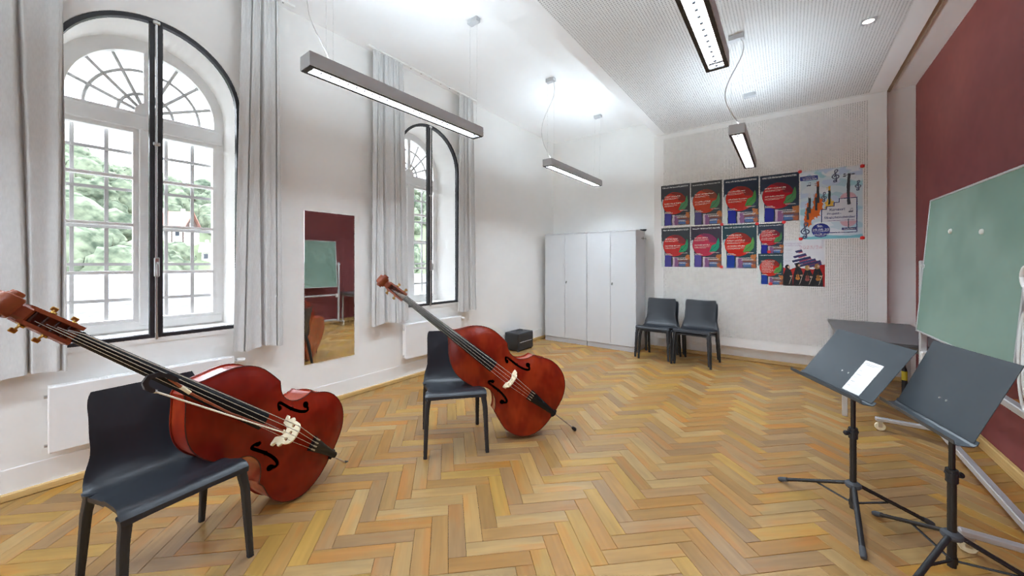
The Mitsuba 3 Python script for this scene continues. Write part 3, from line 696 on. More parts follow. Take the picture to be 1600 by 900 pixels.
    pb = pb.difference(unary_union([Point(0, .100).buffer(.010), affinity.scale(Point(.036, .092).buffer(.012), .8, 1), affinity.scale(Point(-.036, .092).buffer(.012), .8, 1)]))
    m = ext(pb, .016); v = m.vertices; k_ = 1 - .55 * (v[:, 1] / .152)
    m.vertices = np.stack([BR + (v[:, 2] - .008) * k_, v[:, 0], b0 + v[:, 1]], 1); m.fix_normals()
    P('bridge', m, 'm_bone', smooth=25, lab='pale wooden bridge')
    # tailpiece, strings, endpin
    tz0, tz1 = .040, .098; sec = []
    for s in np.linspace(.006, TT, 9):
        f = (s - .006) / (TT - .006); w = .018 + .024 * f ** 1.4; z = tz0 + (tz1 - tz0) * f; a = np.linspace(0, np.pi, 9)
        sec.append(np.vstack([np.stack([np.full(9, s), w * np.cos(a), z + .014 * np.sin(a)], 1), [(s, -w, z - .012), (s, w, z - .012)]]))
    P('tailpiece', loft(sec), 'm_ebony', lab='black tailpiece')
    P('saddle', cat_(bx(-.006, .016, -.03, .03, -.004, .018, .005)), 'm_ebony', smooth=False)
    P('tail_wire', tube([(.01, .012, tz0), (-.006, .012, .01), (-.012, .004, -.07)], .003, 6), 'm_black_metal')
    for i, x in enumerate((-1.5, -.5, .5, 1.5)):
        pts = [(NU + .036 + .030 * i, x * .006, n0 - .004), (NU, x * .0095, n0 + .026), (BR, x * .026, b0 + .153 - .004 * x * x), (TT - .004, x * .019, tz1 + .016)]
        P('string', tube(pts, .0013 + .0003 * (3 - i), 6), 'm_string', smooth=True)
        P('string_peg', bx(TT - .03, TT - .004, x * .019 - .004, x * .019 + .004, tz1 + .006, tz1 + .019, .002), 'm_steel', smooth=False, sub=key + '__tailpiece')
    P('endpin_collar', tube([(.002, 0, -.085), (-.012, 0, -.085), (-.04, 0, -.085)], [.024, .022, .016], 18), 'm_ebony')
    P('endpin', cyl((-.03, 0, -.085), (-PIN + .02, 0, -.083), .0048, 12), 'm_steel', lab='steel endpin')
    P('endpin_tip', tube([(-PIN + .03, 0, -.083), (-PIN + .012, 0, -.083), (-PIN - .008, 0, -.083)], [.010, .014, .012], 14), 'm_black_metal', lab='black rubber tip')
    return M

B1 = dict(nut=1.49, fb=.639, br=.464, tt=.271, pin=.262, lw=.309, mw=.170, uw=.234, L=1.007)
B2 = dict(nut=1.513, fb=.642, br=.468, tt=.284, pin=.259, lw=.325, mw=.172, uw=.230, L=1.065)
M1 = double_bass('double_bass', [[.123, .171, .978], [-.754, -.625, .204], [.646, -.762, .052]], np.array([-2.340, 1.240, .156]), B1, 'm_varnish_red', 'm_rib_red',
                 'dark red double bass in the left foreground with a bow on its strings')
M2 = double_bass('double_bass_001', [[-.590, -.341, .731], [-.517, -.535, -.668], [.619, -.773, .139]], np.array([-1.493, 2.655, .184]), B2, 'm_varnish_orange', 'm_rib_orange',
                 'reddish brown double bass leaning on the chair in the middle of the room')

# bow on the nearer bass
t1 = np.array([-2.340, 1.240, .156])
def W1(s, w, n): return t1 + M1 @ np.array([s, w, n])
tag('bow', 'double bass bow with a black frog and white hair lying across the nearer bass', 'bow')
fr = LineString([(1.135, .000), (1.175, .000), (1.208, .010), (1.228, .032), (1.226, .054), (1.206, .068), (1.182, .069)]).buffer(.0085).union(Polygon([(1.195, -.002), (1.236, .026), (1.234, .060), (1.222, .058), (1.216, .030), (1.195, .014)]))
m = ext(fr, .016); part('bow', 'frog', mv(m, M1, t1 + M1 @ np.array([0, 0, .112])), 'm_black_satin', label='black frog')
part('bow', 'hair', tube([W1(1.178, .068, .120), W1(.87, .045, .150), W1(.552, .019, .176)], .0042, 8, sx=1.6), 'm_bowhair', smooth=True, label='white bow hair')
part('bow', 'stick', tube([W1(1.16, .006, .118), W1(1.05, .024, .13), W1(.85, .034, .15), W1(.65, .024, .168), W1(.545, .012, .176)], [.0065, .006, .0055, .005, .0045], 10), 'm_neck_wood', smooth=True, label='dark red stick')
part('bow', 'grip', tube([W1(1.10, .0165, .1245), W1(1.055, .0232, .1295)], .0085, 10), 'm_bone', smooth=True, label='pale winding')
part('bow', 'head', tube([W1(.556, .010, .176), W1(.545, .020, .176)], .008, 8), 'm_bone')
part('bow', 'ferrule', tube([W1(1.182, .070, .119), W1(1.166, .066, .121)], .008, 8), 'm_steel')

# ---------------------------------------------------------------- music stands
def music_stand(key, hub, feet, zh, c, e1, e2, zp, label, knob_dir):
    tag(key, label, 'music stand', 'black music stands')
    c, e1, e2 = map(np.array, (c, e1, e2)); e1 = e1 / np.linalg.norm(e1); e2 = e2 - e1 * (e1 @ e2); e2 /= np.linalg.norm(e2); n = np.cross(e1, e2)
    R = np.stack([e1, e2, n], 1); W, H = .47, .338
    part(key, 'desk', mv(cat_(bx(-W / 2, W / 2, -H / 2, H / 2, -.0015, .0015, .0008)), R, c), 'm_desk_metal', label='flat rectangular desk')
    a = np.linspace(0, np.pi / 2, 7); prof = [(-H / 2 - .004, -.003), (-H / 2 - .004, .0)] + [(-H / 2 - .002 - .012 * math.sin(t) * .4, .055 * t / (np.pi / 2)) for t in a] + [(-H / 2 + .010, .060), (-H / 2 + .010, .062), (-H / 2 - .010, .0575)]
    q = LineString([(-H / 2 + .014, -.003), (-H / 2 - .002, -.003), (-H / 2 - .012, .004), (-H / 2 - .030, .042), (-H / 2 - .030, .052), (-H / 2 - .016, .062)]).buffer(.0013, cap_style=2)
    m = ext(q, W * 1.06); v = m.vertices; m.vertices = np.stack([v[:, 2] - W * .53, v[:, 0], v[:, 1]], 1); m.fix_normals()
    part(key, 'ledge', mv(m, R, c), 'm_desk_metal', label='folded ledge along the lower edge')
    for x in (-.018, .022): part(key, 'rivet', mv(lathe([(0, 0), (.005, 0), (.004, .0025), (0, .003)], 12), R, c + R @ np.array([x, -.066, .0012])), 'm_steel', smooth=40)
    part(key, 'back_plate', mv(bx(-.06, .06, -.12, .0, -.012, -.002, .003), R, c), 'm_black_metal')
    top = np.array([hub[0], hub[1], zp]); bk = c + R @ np.array([0, -.06, -.03])
    part(key, 'tilt_joint', cat_(tube([top - [0, 0, .05], top, bk], .011, 10), mv(cyl((-.03, 0, 0), (.03, 0, 0), .013, 12), R, bk)), 'm_black_metal', smooth=40)
    h = np.array([hub[0], hub[1], zh])
    part(key, 'inner_post', cyl(top - [0, 0, .02], h + [0, 0, .25], .0105, 16), 'm_black_metal', smooth=40)
    zc = zp - .19
    part(key, 'lower_post', cyl((hub[0], hub[1], zc), (hub[0], hub[1], .055), .0145, 18), 'm_black_metal', smooth=40)
    part(key, 'clamp_collar', cat_(cyl((hub[0], hub[1], zc - .045), (hub[0], hub[1], zc + .012), .020, 18), cyl((hub[0], hub[1], zc - .012), (hub[0], hub[1], zc - .002), .023, 18)), 'm_black_plastic', smooth=30)
    kd = np.array([*knob_dir, 0.0]); p = np.array([hub[0], hub[1], zc - .015])
    part(key, 'clamp_knob', cat_(cyl(p + kd * .015, p + kd * .034, .006, 10), mv(along(lathe([(0, 0), (.010, 0), (.013, .005), (.013, .012), (.009, .017), (0, .018)], 14), p + kd * .03, kd))), 'm_black_plastic', smooth=40)
    part(key, 'hub', cat_(lathe_at([(0, -.014), (.030, -.014), (.036, -.004), (.034, .008), (.022, .018), (0, .018)], h)), 'm_rubber', smooth=30)
    low = np.array([hub[0], hub[1], .085])
    part(key, 'brace_ring', cyl(low - [0, 0, .012], low + [0, 0, .014], .018, 16), 'm_black_metal', smooth=40)
    for f in feet:
        f = np.array([f[0], f[1], 0.0]); d = f - h; d /= np.linalg.norm(d); s = h + np.array([d[0], d[1], 0]) * .028
        e = f + np.array([0, 0, .014]); dd = e - s
        lg = part(key, 'leg', tube([s, s + dd * .5, e - dd * .03], .0095, 10, 1.25), 'm_black_metal', smooth=40)
        part(lg, 'leg_foot', tube([e - dd * .12, e - dd * .02, e + dd * .02], [.0125, .014, .0115], 12), 'm_rubber', smooth=40, label='grey rubber foot')
        side = np.cross(d, [0, 0, 1.0])
        part(key, 'brace', tube([low + d * [1, 1, 0] * .016, s + dd * .42 - [0, 0, .008]], .0042, 8, 1.6), 'm_black_metal', smooth=40)
    return R, c
def lathe_at(prof, p):
    m = lathe(prof, 20); m.apply_translation(p); return m
R1, c1 = music_stand('music_stand', (.28, 2.81), [(-.04, 3.0), (.28, 2.45), (.60, 2.985)], .185, (.287, 2.876, .842), (.551, -.833, -.055), (.516, .288, .807), .675,
                     'black music stand with a sheet of paper on its desk', (-.787, -.617))
R2, c2 = music_stand('music_stand_001', (.571, 2.542), [(.378, 2.913), (.99, 2.52), (.345, 2.19)], .195, (.557, 2.487, .867), (.274, -.962, -.008), (.377, .1, .921), .665,
                     'black music stand in the right foreground with an empty desk', (.787, .617))
pp = mv(bx(.054, .158, -.160, .037, .0018, .0026), R1, c1)
place('note_sheet', pp, 'm_paper', label='white sheet of paper lying on the desk of the music stand', cat='paper')
ln = [bx(.062, .062 + w_, y, y + .0022, .0026, .0029) for y, w_ in ((.020, .075), (.012, .06), (-.03, .02), (-.055, .03), (-.075, .012), (-.10, .025), (-.128, .018))]
part('note_sheet', 'writing', mv(cat_(*ln), R1, c1), 'm_plinth', label='faint grey writing lines')

# ---------------------------------------------------------------- table, chalkboard
tag('table', 'dark grey table in the right corner under the perforated panel', 'table')
part('table', 'tabletop', bx(.375, 1.06, 4.55, 6.05, .694, .722, .003), 'm_table')
part('table', 'apron', cat_(bx(.41, 1.03, 4.60, 4.625, .64, .694), bx(.41, 1.03, 5.98, 6.005, .64, .694), bx(.40, .425, 4.62, 5.99, .64, .694), bx(1.02, 1.045, 4.62, 5.99, .64, .694)), 'm_iron', label='grey steel frame under the top')
for x in (.39, 1.01):
    for y in (4.635, 5.94): part('table', 'leg', bx(x, x + .036, y, y + .036, 0, .694, .004), 'm_alu')
tag('spray_bottle', 'small black bottle with a yellow label standing behind the table leg', 'bottle')
part('spray_bottle', 'body', lathe_at([(0, 0), (.022, 0), (.022, .24), (.014, .27), (.010, .30), (0, .30)], (.985, 5.86, 0)), 'm_black_plastic', smooth=30)
part('spray_bottle', 'label_band', lathe_at([(.0222, .14), (.0226, .141), (.0226, .235), (.0222, .236)], (.985, 5.86, 0)), 'm_yellow', label='yellow label')

# mobile chalkboard
FT, FBt = np.array([.887, 4.37, 1.892]), np.array([.809, 4.40, .859])
e_l = np.array([.035, -1.0, 0]); e_l /= np.linalg.norm(e_l); e_u = FT - FBt; HB = np.linalg.norm(e_u); e_u = e_u / HB
e_u -= e_l * (e_l @ e_u); e_u /= np.linalg.norm(e_u); e_n = np.cross(e_l, e_u); LB = 1.46
if e_n[0] > 0: e_n = -e_n
RB = np.stack([e_l, e_u, np.cross(e_l, e_u)], 1); sg = 1 if np.cross(e_l, e_u) @ e_n > 0 else -1
def bl(m): return mv(m, RB, FBt)
tag('chalkboard', 'mobile green chalkboard on a white wheeled frame in front of the burgundy wall', 'chalkboard')
part('chalkboard', 'writing_panel', bl(bx(.012, LB - .012, .012, HB - .012, -.006, .006)), 'm_board', label='green writing surface')
fr_ = [bx(0, LB, 0, .013, -.010, .010, .002), bx(0, LB, HB - .013, HB, -.010, .010, .002), bx(0, .013, 0, HB, -.010, .010, .002), bx(LB - .013, LB, 0, HB, -.010, .010, .002)]
for m in fr_: part('chalkboard', 'edge_strip', bl(m), 'm_alu')
for nme, x, y in (('post', .850, 4.45), ('post', .905, 2.86)):
    part('chalkboard', 'post', bx(x - .02, x + .02, y - .0225, y + .0225, .10, 1.42, .005), 'm_alu')
    s = 1 if y > 4 else -1
    part('chalkboard', 'pivot', cat_(cyl((x, y - s * .02, 1.375), (x, y - s * .085, 1.375), .016, 12), cyl((x, y + s * .02, 1.375), (x, y + s * .035, 1.375), .018, 14)), 'm_alu')
    x0, x1 = (.575, 1.085) if s > 0 else (.655, 1.12); yy = 4.43 if s > 0 else 2.825
    part('chalkboard', 'foot_bar', bx(x0, x1, yy - .02, yy + .02, .078, .108, .006), 'm_alu')
    for xx in (x0 + .03, x1 - .03):
        w = part('chalkboard', 'caster', cat_(mv(lathe([(.006, -.012), (.030, -.012), (.034, -.008), (.034, .008), (.030, .012), (.006, .012)], 24), np.array([[1, 0, 0], [0, 0, 1], [0, -1, 0]]), (xx, yy + .0, .034))), 'm_bone', smooth=30, label='caster wheel')
        part(w, 'caster_fork', cat_(bx(xx - .012, xx + .012, yy - .018, yy - .0145, .03, .078), bx(xx - .012, xx + .012, yy + .0145, yy + .018, .03, .078), bx(xx - .016, xx + .016, yy - .02, yy + .02, .070, .080)), 'm_steel')
part('chalkboard', 'lower_rail', bx(.905, .945, 2.86, 4.45, .085, .125, .005), 'm_alu')
part('chalkboard', 'upper_rail', bx(.88, .92, 2.86, 4.45, .655, .695, .005), 'm_alu')
part('chalkboard', 'rail_clamp', bx(.83, .90, 4.40, 4.475, .62, .70, .008), 'm_white_plastic')
part('chalkboard', 'tray_bracket', cat_(tube([(.90, 3.30, .655), (.96, 3.30, .60), (1.10, 3.32, .60), (1.12, 3.33, .52)], .006, 8), tube([(.90, 3.20, .655), (.98, 3.18, .60), (1.10, 3.18, .60)], .006, 8)), 'm_alu')
for i, (l, u) in enumerate(((.485, .760), (.955, .725))):
    p = FBt + e_l * l + e_u * u + e_n * .006
    place(nm('magnet', i), along(lathe([(0, 0), (.016, 0), (.017, .004), (.014, .010), (.008, .012), (0, .012)], 18), p, e_n), 'm_white_plastic', smooth=40,
          label=('white round magnet on the chalkboard, left one of the two', 'white round magnet on the chalkboard, right one of the two')[i], cat='magnet', group='white magnets on the chalkboard')
place('cork_block', mv(bx(-.07, .07, -.09, .09, 0, .045, .008), np.array([[.9, -.3, .1], [.3, .95, 0], [-.1, .03, 1]]), (1.0, 3.25, .613)), 'm_cork', label='brown cork block on the bracket under the chalkboard', cat='cork block')
loops = []
for i in range(7):
    t = np.linspace(0, 2 * np.pi, 40); ph = rng.uniform(0, 6)
    loops.append(tube(np.stack([.862 + .012 * np.sin(t + ph) - .004 * i, 2.745 + (.036 + .005 * i) * np.cos(t) + .008 * np.sin(2 * t + ph), 1.02 + (.16 + .012 * i) * np.sin(t) - .01 * i], 1), .0055, 7))
tag('rope_coil', 'coil of white cable hanging at the near end of the chalkboard', 'cable')
part('rope_coil', 'loops', cat_(*loops), 'm_white_plastic', smooth=True)
part('rope_coil', 'hanging_ring', tube([(.855, 2.815 + .05 * math.cos(a), 1.335 + .05 * math.sin(a)) for a in np.linspace(0, 2 * np.pi, 30)], .009, 8), 'm_white_plastic', smooth=True)
part('rope_coil', 'tie', tube([(.848, 2.815, 1.29), (.842, 2.79, 1.24), (.842, 2.745, 1.16)], .006, 7), 'm_white_plastic', smooth=True)

# ---------------------------------------------------------------- posters
def colored(items, x0, z0, y):
    """items: (mesh or polygon in poster coordinates, colour, layer) -> one mesh with vertex colours"""
    ms, cs = [], []
    for it, col, lay in items:
        m = it.copy() if isinstance(it, trimesh.Trimesh) else flat(it)
        v = m.vertices; yy = y - .0011 - lay * .00035
        m.vertices = np.stack([x0 + v[:, 0], np.full(len(v), yy), z0 + v[:, 1]], 1)
        f = m.faces; nn = np.cross(m.vertices[f[:, 1]] - m.vertices[f[:, 0]], m.vertices[f[:, 2]] - m.vertices[f[:, 0]])[:, 1]
        f = f[np.abs(nn) > 1e-12]; nn = nn[np.abs(nn) > 1e-12]; f = f.copy(); f[nn > 0] = f[nn > 0][:, ::-1]
        ms.append(trimesh.Trimesh(m.vertices, f, process=False)); cs.append(np.tile(col, (len(v), 1)))
    return cat_(*ms), np.vstack(cs)
_tx = {}
def text(s, x, y, w=None, h=None, bold=True, rot=0):
    """flat lettering, left-bottom at x, y, fitted to width w (or height h)"""
    if (s, bold) not in _tx:
        m = meshkit.text_mesh(s, 1.0, .01, bold); v, f = np.array(m.vertices), np.array(m.faces)
        keep = (v[f][:, :, 2] > v[:, 2].max() - 1e-4).all(1); f = f[keep]; idx, inv = np.unique(f, return_inverse=True)
        v = v[idx]; v[:, 2] = 0; v[:, :2] -= [v[:, 0].min(), 0]; _tx[(s, bold)] = trimesh.Trimesh(v, inv.reshape(-1, 3), process=False)
    m = _tx[(s, bold)].copy(); k = w / m.extents[0] if w else h
    m.apply_scale(k)
    if rot: m.apply_transform(trimesh.transformations.rotation_matrix(math.radians(rot), [0, 0, 1]))
    m.apply_translation([x, y, 0]); return m
def rb(x0, y0, x1, y1, j=.004, seed=0):
    """rough-edged rectangle"""
    g = np.random.default_rng(seed + abs(int(x0 * 1e4))); n = 5; o = []
    for (ax, ay), (bx_, by) in (((x0, y0), (x1, y0)), ((x1, y0), (x1, y1)), ((x1, y1), (x0, y1)), ((x0, y1), (x0, y0))):
        for t in np.linspace(0, 1, n, endpoint=False): o.append((ax + (bx_ - ax) * t + g.uniform(-j, j), ay + (by - ay) * t + g.uniform(-j, j)))
    return Polygon(o).buffer(0)
WH = (.82, .82, .80); YP = 6.2775
def concert_poster(key, x0, x1, z0, z1, heads, tint, header, label):
    W, H = x1 - x0, z1 - z0; s = W; bg, red, leaf, blue = tint
    tag(key, label, 'poster', 'concert posters on the perforated panel')
    part(key, 'sheet', bx(x0, x1, YP - .001, YP - .0002, z0, z1), 'm_paper')
    R = sbox(0, 0, W, H); it = [(R, bg, 0)]
    cl = lambda p: p.intersection(R)
    it.append((cl(rb(-.01, -.01, .115 * W, .60 * H, .006, 1)), (.62, .66, .62), 1))
    it.append((cl(rb(.02 * W, .55 * H, .10 * W, .66 * H, .01, 9)), (.40, .44, .46), 1.2))
    it.append((cl(rb(.13 * W, -.01, .36 * W, .30 * H, .005, 2)), blue, 1))
    it.append((cl(rb(.40 * W, -.01, .49 * W, .25 * H, .004, 3)), (.50, .40, .44), 1))
    it.append((cl(rb(.47 * W, -.01, .60 * W, .24 * H, .005, 4)), (.22, .09, .20), 1.2))
    it.append((cl(rb(.62 * W, .02 * H, .86 * W, .13 * H, .004, 5)), (.07, .14, .30), 1.4))
    it.append((cl(rb(.58 * W, .10 * H, .98 * W, .20 * H, .008, 6)), (.17, .07, .06), 1.1))
    it.append((cl(rb(.84 * W, .17 * H, .99 * W, .30 * H, .010, 7)), (.42, .14, .04), 1.5))
    it.append((cl(rb(.85 * W, .01 * H, .98 * W, .10 * H, .008, 8)), (.35, .10, .04), 1.6))
    disc = affinity.scale(Point(.47 * W, .545 * H).buffer(1, 32), .41 * W, .275 * H)
    it.append((disc, red, 2))
    it.append((disc.intersection(Polygon([(.30 * W, .80 * H), (.9 * W, .86 * H), (.9 * W, .58 * H), (.62 * W, .60 * H), (.55 * W, .72 * H)])), (red[0] * .45, red[1] * .9, red[2] * 1.2), 2.2))
    lf = Polygon([(.62 * W, .375 * H), (.70 * W, .52 * H), (.83 * W, .56 * H), (.90 * W, .70 * H), (.93 * W, .58 * H), (.91 * W, .46 * H), (.82 * W, .385 * H)]).buffer(.008 * W)
    it.append((lf, leaf, 2.6)); it.append((LineString([(.66 * W, .40 * H), (.78 * W, .47 * H), (.86 * W, .55 * H)]).buffer(.006 * W), (leaf[0] * .4, leaf[1] * .4, leaf[2] * .4), 2.8))
    it.append((text(header, .06 * W, .925 * H, w=.88 * W), WH, 3))
    y = (.70 if len(heads) < 3 else .745) * H; st = (.175 if len(heads) < 3 else .125) * H
    if len(heads) > 3: st = .10 * H
    for hd in heads:
        it.append((text(hd, .13 * W, y, w=min(.62 * W, .036 * W * len(hd))), (.80, .70, .62), 3))
        for k in range(2): it.append((sbox(.13 * W, y - (.035 + .022 * k) * H, (.55 - .12 * k + .02 * len(hd) % .1) * W, y - (.026 + .022 * k) * H), (.66, .46, .40), 3))
        y -= st
    for a, b, c_, d_ in ((.13, .325, .34, .338), (.13, .30, .40, .312), (.66, .345, .92, .357), (.40, .225, .86, .236), (.56, .195, .92, .205), (.56, .178, .90, .188), (.62, .10, .84, .110), (.60, .085, .90, .093)):
        it.append((sbox(a * W, b * H, c_ * W, d_ * H), (.60, .56, .52), 3))
    m, col = colored(it, x0, z0, YP)
    part(key, 'print', m, 'm_print', color=col)
NAVY = (.022, .030, .050)
T_A = ((.045, .045, .052), (.42, .030, .016), (.07, .20, .09), (.05, .045, .22))
T_B = ((.050, .050, .050), (.42, .045, .020), (.08, .22, .10), (.075, .065, .17))
T_C = (NAVY, (.42, .020, .012), (.06, .22, .05), (.015, .020, .22))
T_D = (NAVY, (.36, .010, .016), (.06, .18, .06), (.012, .015, .19))
T_E = ((.040, .045, .050), (.42, .028, .026), (.03, .25, .11), (.06, .05, .22))
T_F = ((.045, .035, .050), (.44, .035, .070), (.02, .26, .15), (.09, .07, .27))
T_G = ((.020, .045, .055), (.46, .018, .010), (.09, .26, .06), (.012, .035, .24))
HDR = 'HALLER SinfonieORCHESTER'
for i, (x0, x1, z0, z1, heads, tint, hdr, lb) in enumerate((
        (-1.593, -1.178, 1.988, 2.622, ['ROBERT SCHUMANN', 'HENRI VIEUXTEMPS'], T_A, HDR, 'concert poster with a red disc, leftmost of the upper row, ROBERT SCHUMANN'),
        (-1.166, -.757, 1.972, 2.616, ['SERGEI RACHMANINOW', 'ANTONÍN DVOŘÁK'], T_B, '10 JAHRE HALLER SinfonieORCHESTER', 'concert poster with a red disc, second of the upper row, 10 JAHRE heading'),
        (-.737, -.322, 1.965, 2.604, ['CLAUDE DEBUSSY', 'JOHANNES BRAHMS'], T_C, HDR, 'concert poster with a red disc, third of the upper row, CLAUDE DEBUSSY'),
        (-.307, .112, 1.960, 2.597, ['ROBERT SCHUMANN', 'ANTONÍN DVOŘÁK'], T_D, HDR, 'concert poster with a red disc, fourth of the upper row beside the pale blue poster'),
        (-1.588, -1.176, 1.340, 1.950, ['GEORGES BIZET', 'JOHANNES BRAHMS'], T_E, HDR, 'concert poster with a red disc, leftmost of the lower row, GEORGES BIZET'),
        (-1.168, -.762, 1.337, 1.953, ['EDVARD GRIEG', 'ANTONÍN DVOŘÁK'], T_F, HDR, 'concert poster with a pinkish disc and teal leaf, second of the lower row'),
        (-.750, -.344, 1.328, 1.946, ['EDVARD GRIEG', 'ALBERT LORTZING', 'JOHANNES BRAHMS'], T_G, HDR, 'concert poster with three names on its red disc, third of the lower row'),
        (-.330, -.045, 1.530, 1.936, ['ROBERT SCHUMANN', 'FELIX MENDELSSOHN', 'JOHANNES BRAHMS'], T_D, HDR, 'small concert poster with a red disc, upper one of the two beside the musicians poster'),
        (-.328, -.050, 1.108, 1.531, ['ROBERT SCHUMANN', 'ANTONÍN DVOŘÁK', 'JEAN SIBELIUS', 'JOHANNES BRAHMS'], T_G, HDR, 'small concert poster with a red disc, lower one of the two beside the musicians poster'))):
    concert_poster(nm('concert_poster', i), x0, x1, z0, z1, heads, tint, hdr, lb)

# pale blue string orchestra poster
k = 'orchestra_poster'; x0, x1, z0, z1 = .122, .712, 1.706, 2.592; W, H = x1 - x0, z1 - z0; R = sbox(0, 0, W, H)
tag(k, 'large pale blue poster of string instruments with the words Konzert Projekt-Streichorchester', 'poster')
part(k, 'sheet', bx(x0, x1, YP - .001, YP - .0002, z0, z1), 'm_paper')
IN = (.03, .035, .14); g = np.random.default_rng(3)
it = [(R, (.58, .68, .74), 0)]
for i in range(46):
    px, py = g.uniform(0, W), g.uniform(0, H); edge = abs(py / H - .5) * 2
    c = [(.40, .58, .66), (.66, .72, .76), (.72, .76, .80), (.34, .56, .62), (.50, .60, .74)][g.integers(5)]
    b = Polygon([(px + g.uniform(.03, .10) * math.cos(a), py + g.uniform(.02, .06) * math.sin(a)) for a in np.linspace(0, 6.28, 14)[:-1]]).buffer(.006).intersection(R)
    if b.area > 1e-5: it.append((b, c, .1 + i * .01))
it.append((rb(0, .002 * H, W, .045 * H, .012, 4).intersection(R), (.20, .48, .55), .8))
it.append((sbox(0, .86 * H, .30 * W, .925 * H), (.035, .05, .22), 1)); it.append((text('Konzertverein', .04 * W, .898 * H, w=.20 * W, bold=False), WH, 2)); it.append((text('Musikschule', .05 * W, .870 * H, w=.23 * W), WH, 2))
def clef(x, y, s):
    t = np.linspace(0, 1, 60); pts = [(.0, -.50), (-.12, -.42), (-.02, -.36), (.06, -.46), (.0, .10), (-.06, .42), (.06, .52), (.10, .36), (-.16, .06), (-.20, -.12), (.0, -.24), (.20, -.10), (.08, .06), (-.08, -.06)]
    p = CubicSpline(np.linspace(0, 1, len(pts)), np.array(pts))(t) * s; return LineString(p + [x, y]).buffer(s * .035)
for x, y, s in ((.585, .885, .17), (.93, .72, .13), (.09, .13, .22), (.40, .60, .13)): it.append((clef(x * W, y * H, s * H), (.05, .06, .12), 2))
def violin(x, y, s, body, neck, blob):
    o = []
    for a in np.linspace(0, 2 * np.pi, 40)[:-1]:
        r = 1 + .16 * math.sin(9 * a + x * 9) + .08 * math.sin(17 * a); o.append((x + s * .16 * r * math.cos(a) * (1 - .25 * abs(math.cos(2 * a))), y + s * .26 * r * math.sin(a)))
    if blob: it.append((Polygon(o).buffer(0).intersection(R), body, 1.5))
    it.append((rb(x - s * .035, y + s * .05, x + s * .035, y + s * .62, .003, abs(int(x * 1e3))), (.03, .035, .04), 2)); it.append((rb(x - s * .03, y + s * .60, x + s * .03, y + s * .78, .003, 5), neck, 2.1))
    for q in (.64, .70): it.append((sbox(x - s * .09, y + s * q, x - s * .03, y + s * (q + .02)), neck, 2.1))
violin(.16 * W, .36 * H, .36, (.62, .13, .02), (.60, .62, .66), True); violin(.30 * W, .50 * H, .38, (.62, .13, .02), (.30, .06, .02), True)
for dx, dy in ((.13, .27), (.27, .40)): violin(dx * W, dy * H, .30, (.60, .12, .02), (.5, .1, .02), True)
violin(.485 * W, .47 * H, .32, (.70, .45, .06), (.66, .38, .03), True)
for px, py, r in ((.78, .56, .125), (.78, .24, .125), (.80, .42, .10)): it.append((affinity.scale(Point(px * W, py * H).buffer(r * W), 1.0, .95).intersection(R), (.62, .40, .46), 1.2))
it.append((rb(.765 * W, .47 * H, .812 * W, .90 * H, .006, 3), (.045, .05, .06), 2)); it.append((unary_union([affinity.scale(Point(.725 * W, .868 * H).buffer(.011), 1.5, .7), affinity.scale(Point(.725 * W, .895 * H).buffer(.009), 1.5, .7), affinity.scale(Point(.855 * W, .888 * H).buffer(.012), 1.5, .7), sbox(.74 * W, .878 * H, .84 * W, .882 * H)]), (.05, .06, .10), 2)); it.append((sbox(.775 * W, .15 * H, .79 * W, .27 * H), (.04, .05, .08), 2))
it.append((Polygon([(.36 * W, .24 * H), (.36 * W, .42 * H), (.44 * W, .42 * H), (.44 * W, .46 * H), (.56 * W, .46 * H), (.56 * W, .51 * H), (.64 * W, .51 * H), (.64 * W, .56 * H), (.90 * W, .56 * H), (.90 * W, .24 * H)]), (.66, .66, .70), 1.9))
stair = LineString([(.36 * W, .24 * H), (.36 * W, .42 * H), (.44 * W, .42 * H), (.44 * W, .46 * H), (.56 * W, .46 * H), (.56 * W, .51 * H), (.64 * W, .51 * H), (.64 * W, .56 * H), (.91 * W, .56 * H), (.91 * W, .085 * H), (.48 * W, .085 * H)])
it.append((stair.buffer(.0045), IN, 2.6))
it += [(text('Konzert', .49 * W, .395 * H, w=.24 * W), IN, 3), (text('Projekt-', .45 * W, .340 * H, w=.22 * W), IN, 3), (text('Streichorchester', .40 * W, .285 * H, w=.49 * W), IN, 3)]
it += [(sbox(.46 * W, .252 * H, .88 * W, .258 * H), (.2, .16, .3), 3), (sbox(.68 * W, .115 * H, .90 * W, .150 * H), IN, 3), (text('Musikschule', .71 * W, .124 * H, w=.17 * W), WH, 3.4)]
it += [(Point(.345 * W, .125 * H).buffer(.150 * W, 32), (.022, .030, .19), 3.2), (text('So.', .285 * W, .172 * H, w=.10 * W), WH, 3.6), (text('29.05.22', .212 * W, .118 * H, w=.27 * W), WH, 3.6), (sbox(.22 * W, .103 * H, .47 * W, .107 * H), WH, 3.6), (text('11:00 Uhr', .24 * W, .058 * H, w=.22 * W), WH, 3.6), (sbox(.28 * W, .044 * H, .41 * W, .050 * H), WH, 3.6)]
for dx, dy in ((.13, .785), (.80, .37)):
    for q in (0, .035): it.append((unary_union([affinity.scale(Point((dx + q) * W, dy * H).buffer(.010), 1.2, .8), sbox((dx + q) * W + .008, dy * H, (dx + q) * W + .0105, dy * H + .036)]), (.04, .05, .10), 2.8))
    it.append((sbox(dx * W + .008, dy * H + .032, (dx + .035) * W + .0105, dy * H + .037), (.04, .05, .10), 2.8))
for q in range(3): it.append((Polygon([(.24 * W, (.70 + .014 * q) * H), (.90 * W, (.815 + .014 * q) * H), (.90 * W, (.817 + .014 * q) * H), (.24 * W, (.702 + .014 * q) * H)]), (.45, .50, .56), 1.8))
m, col = colored(it, x0, z0, YP); part(k, 'print', m, 'm_print', color=col)

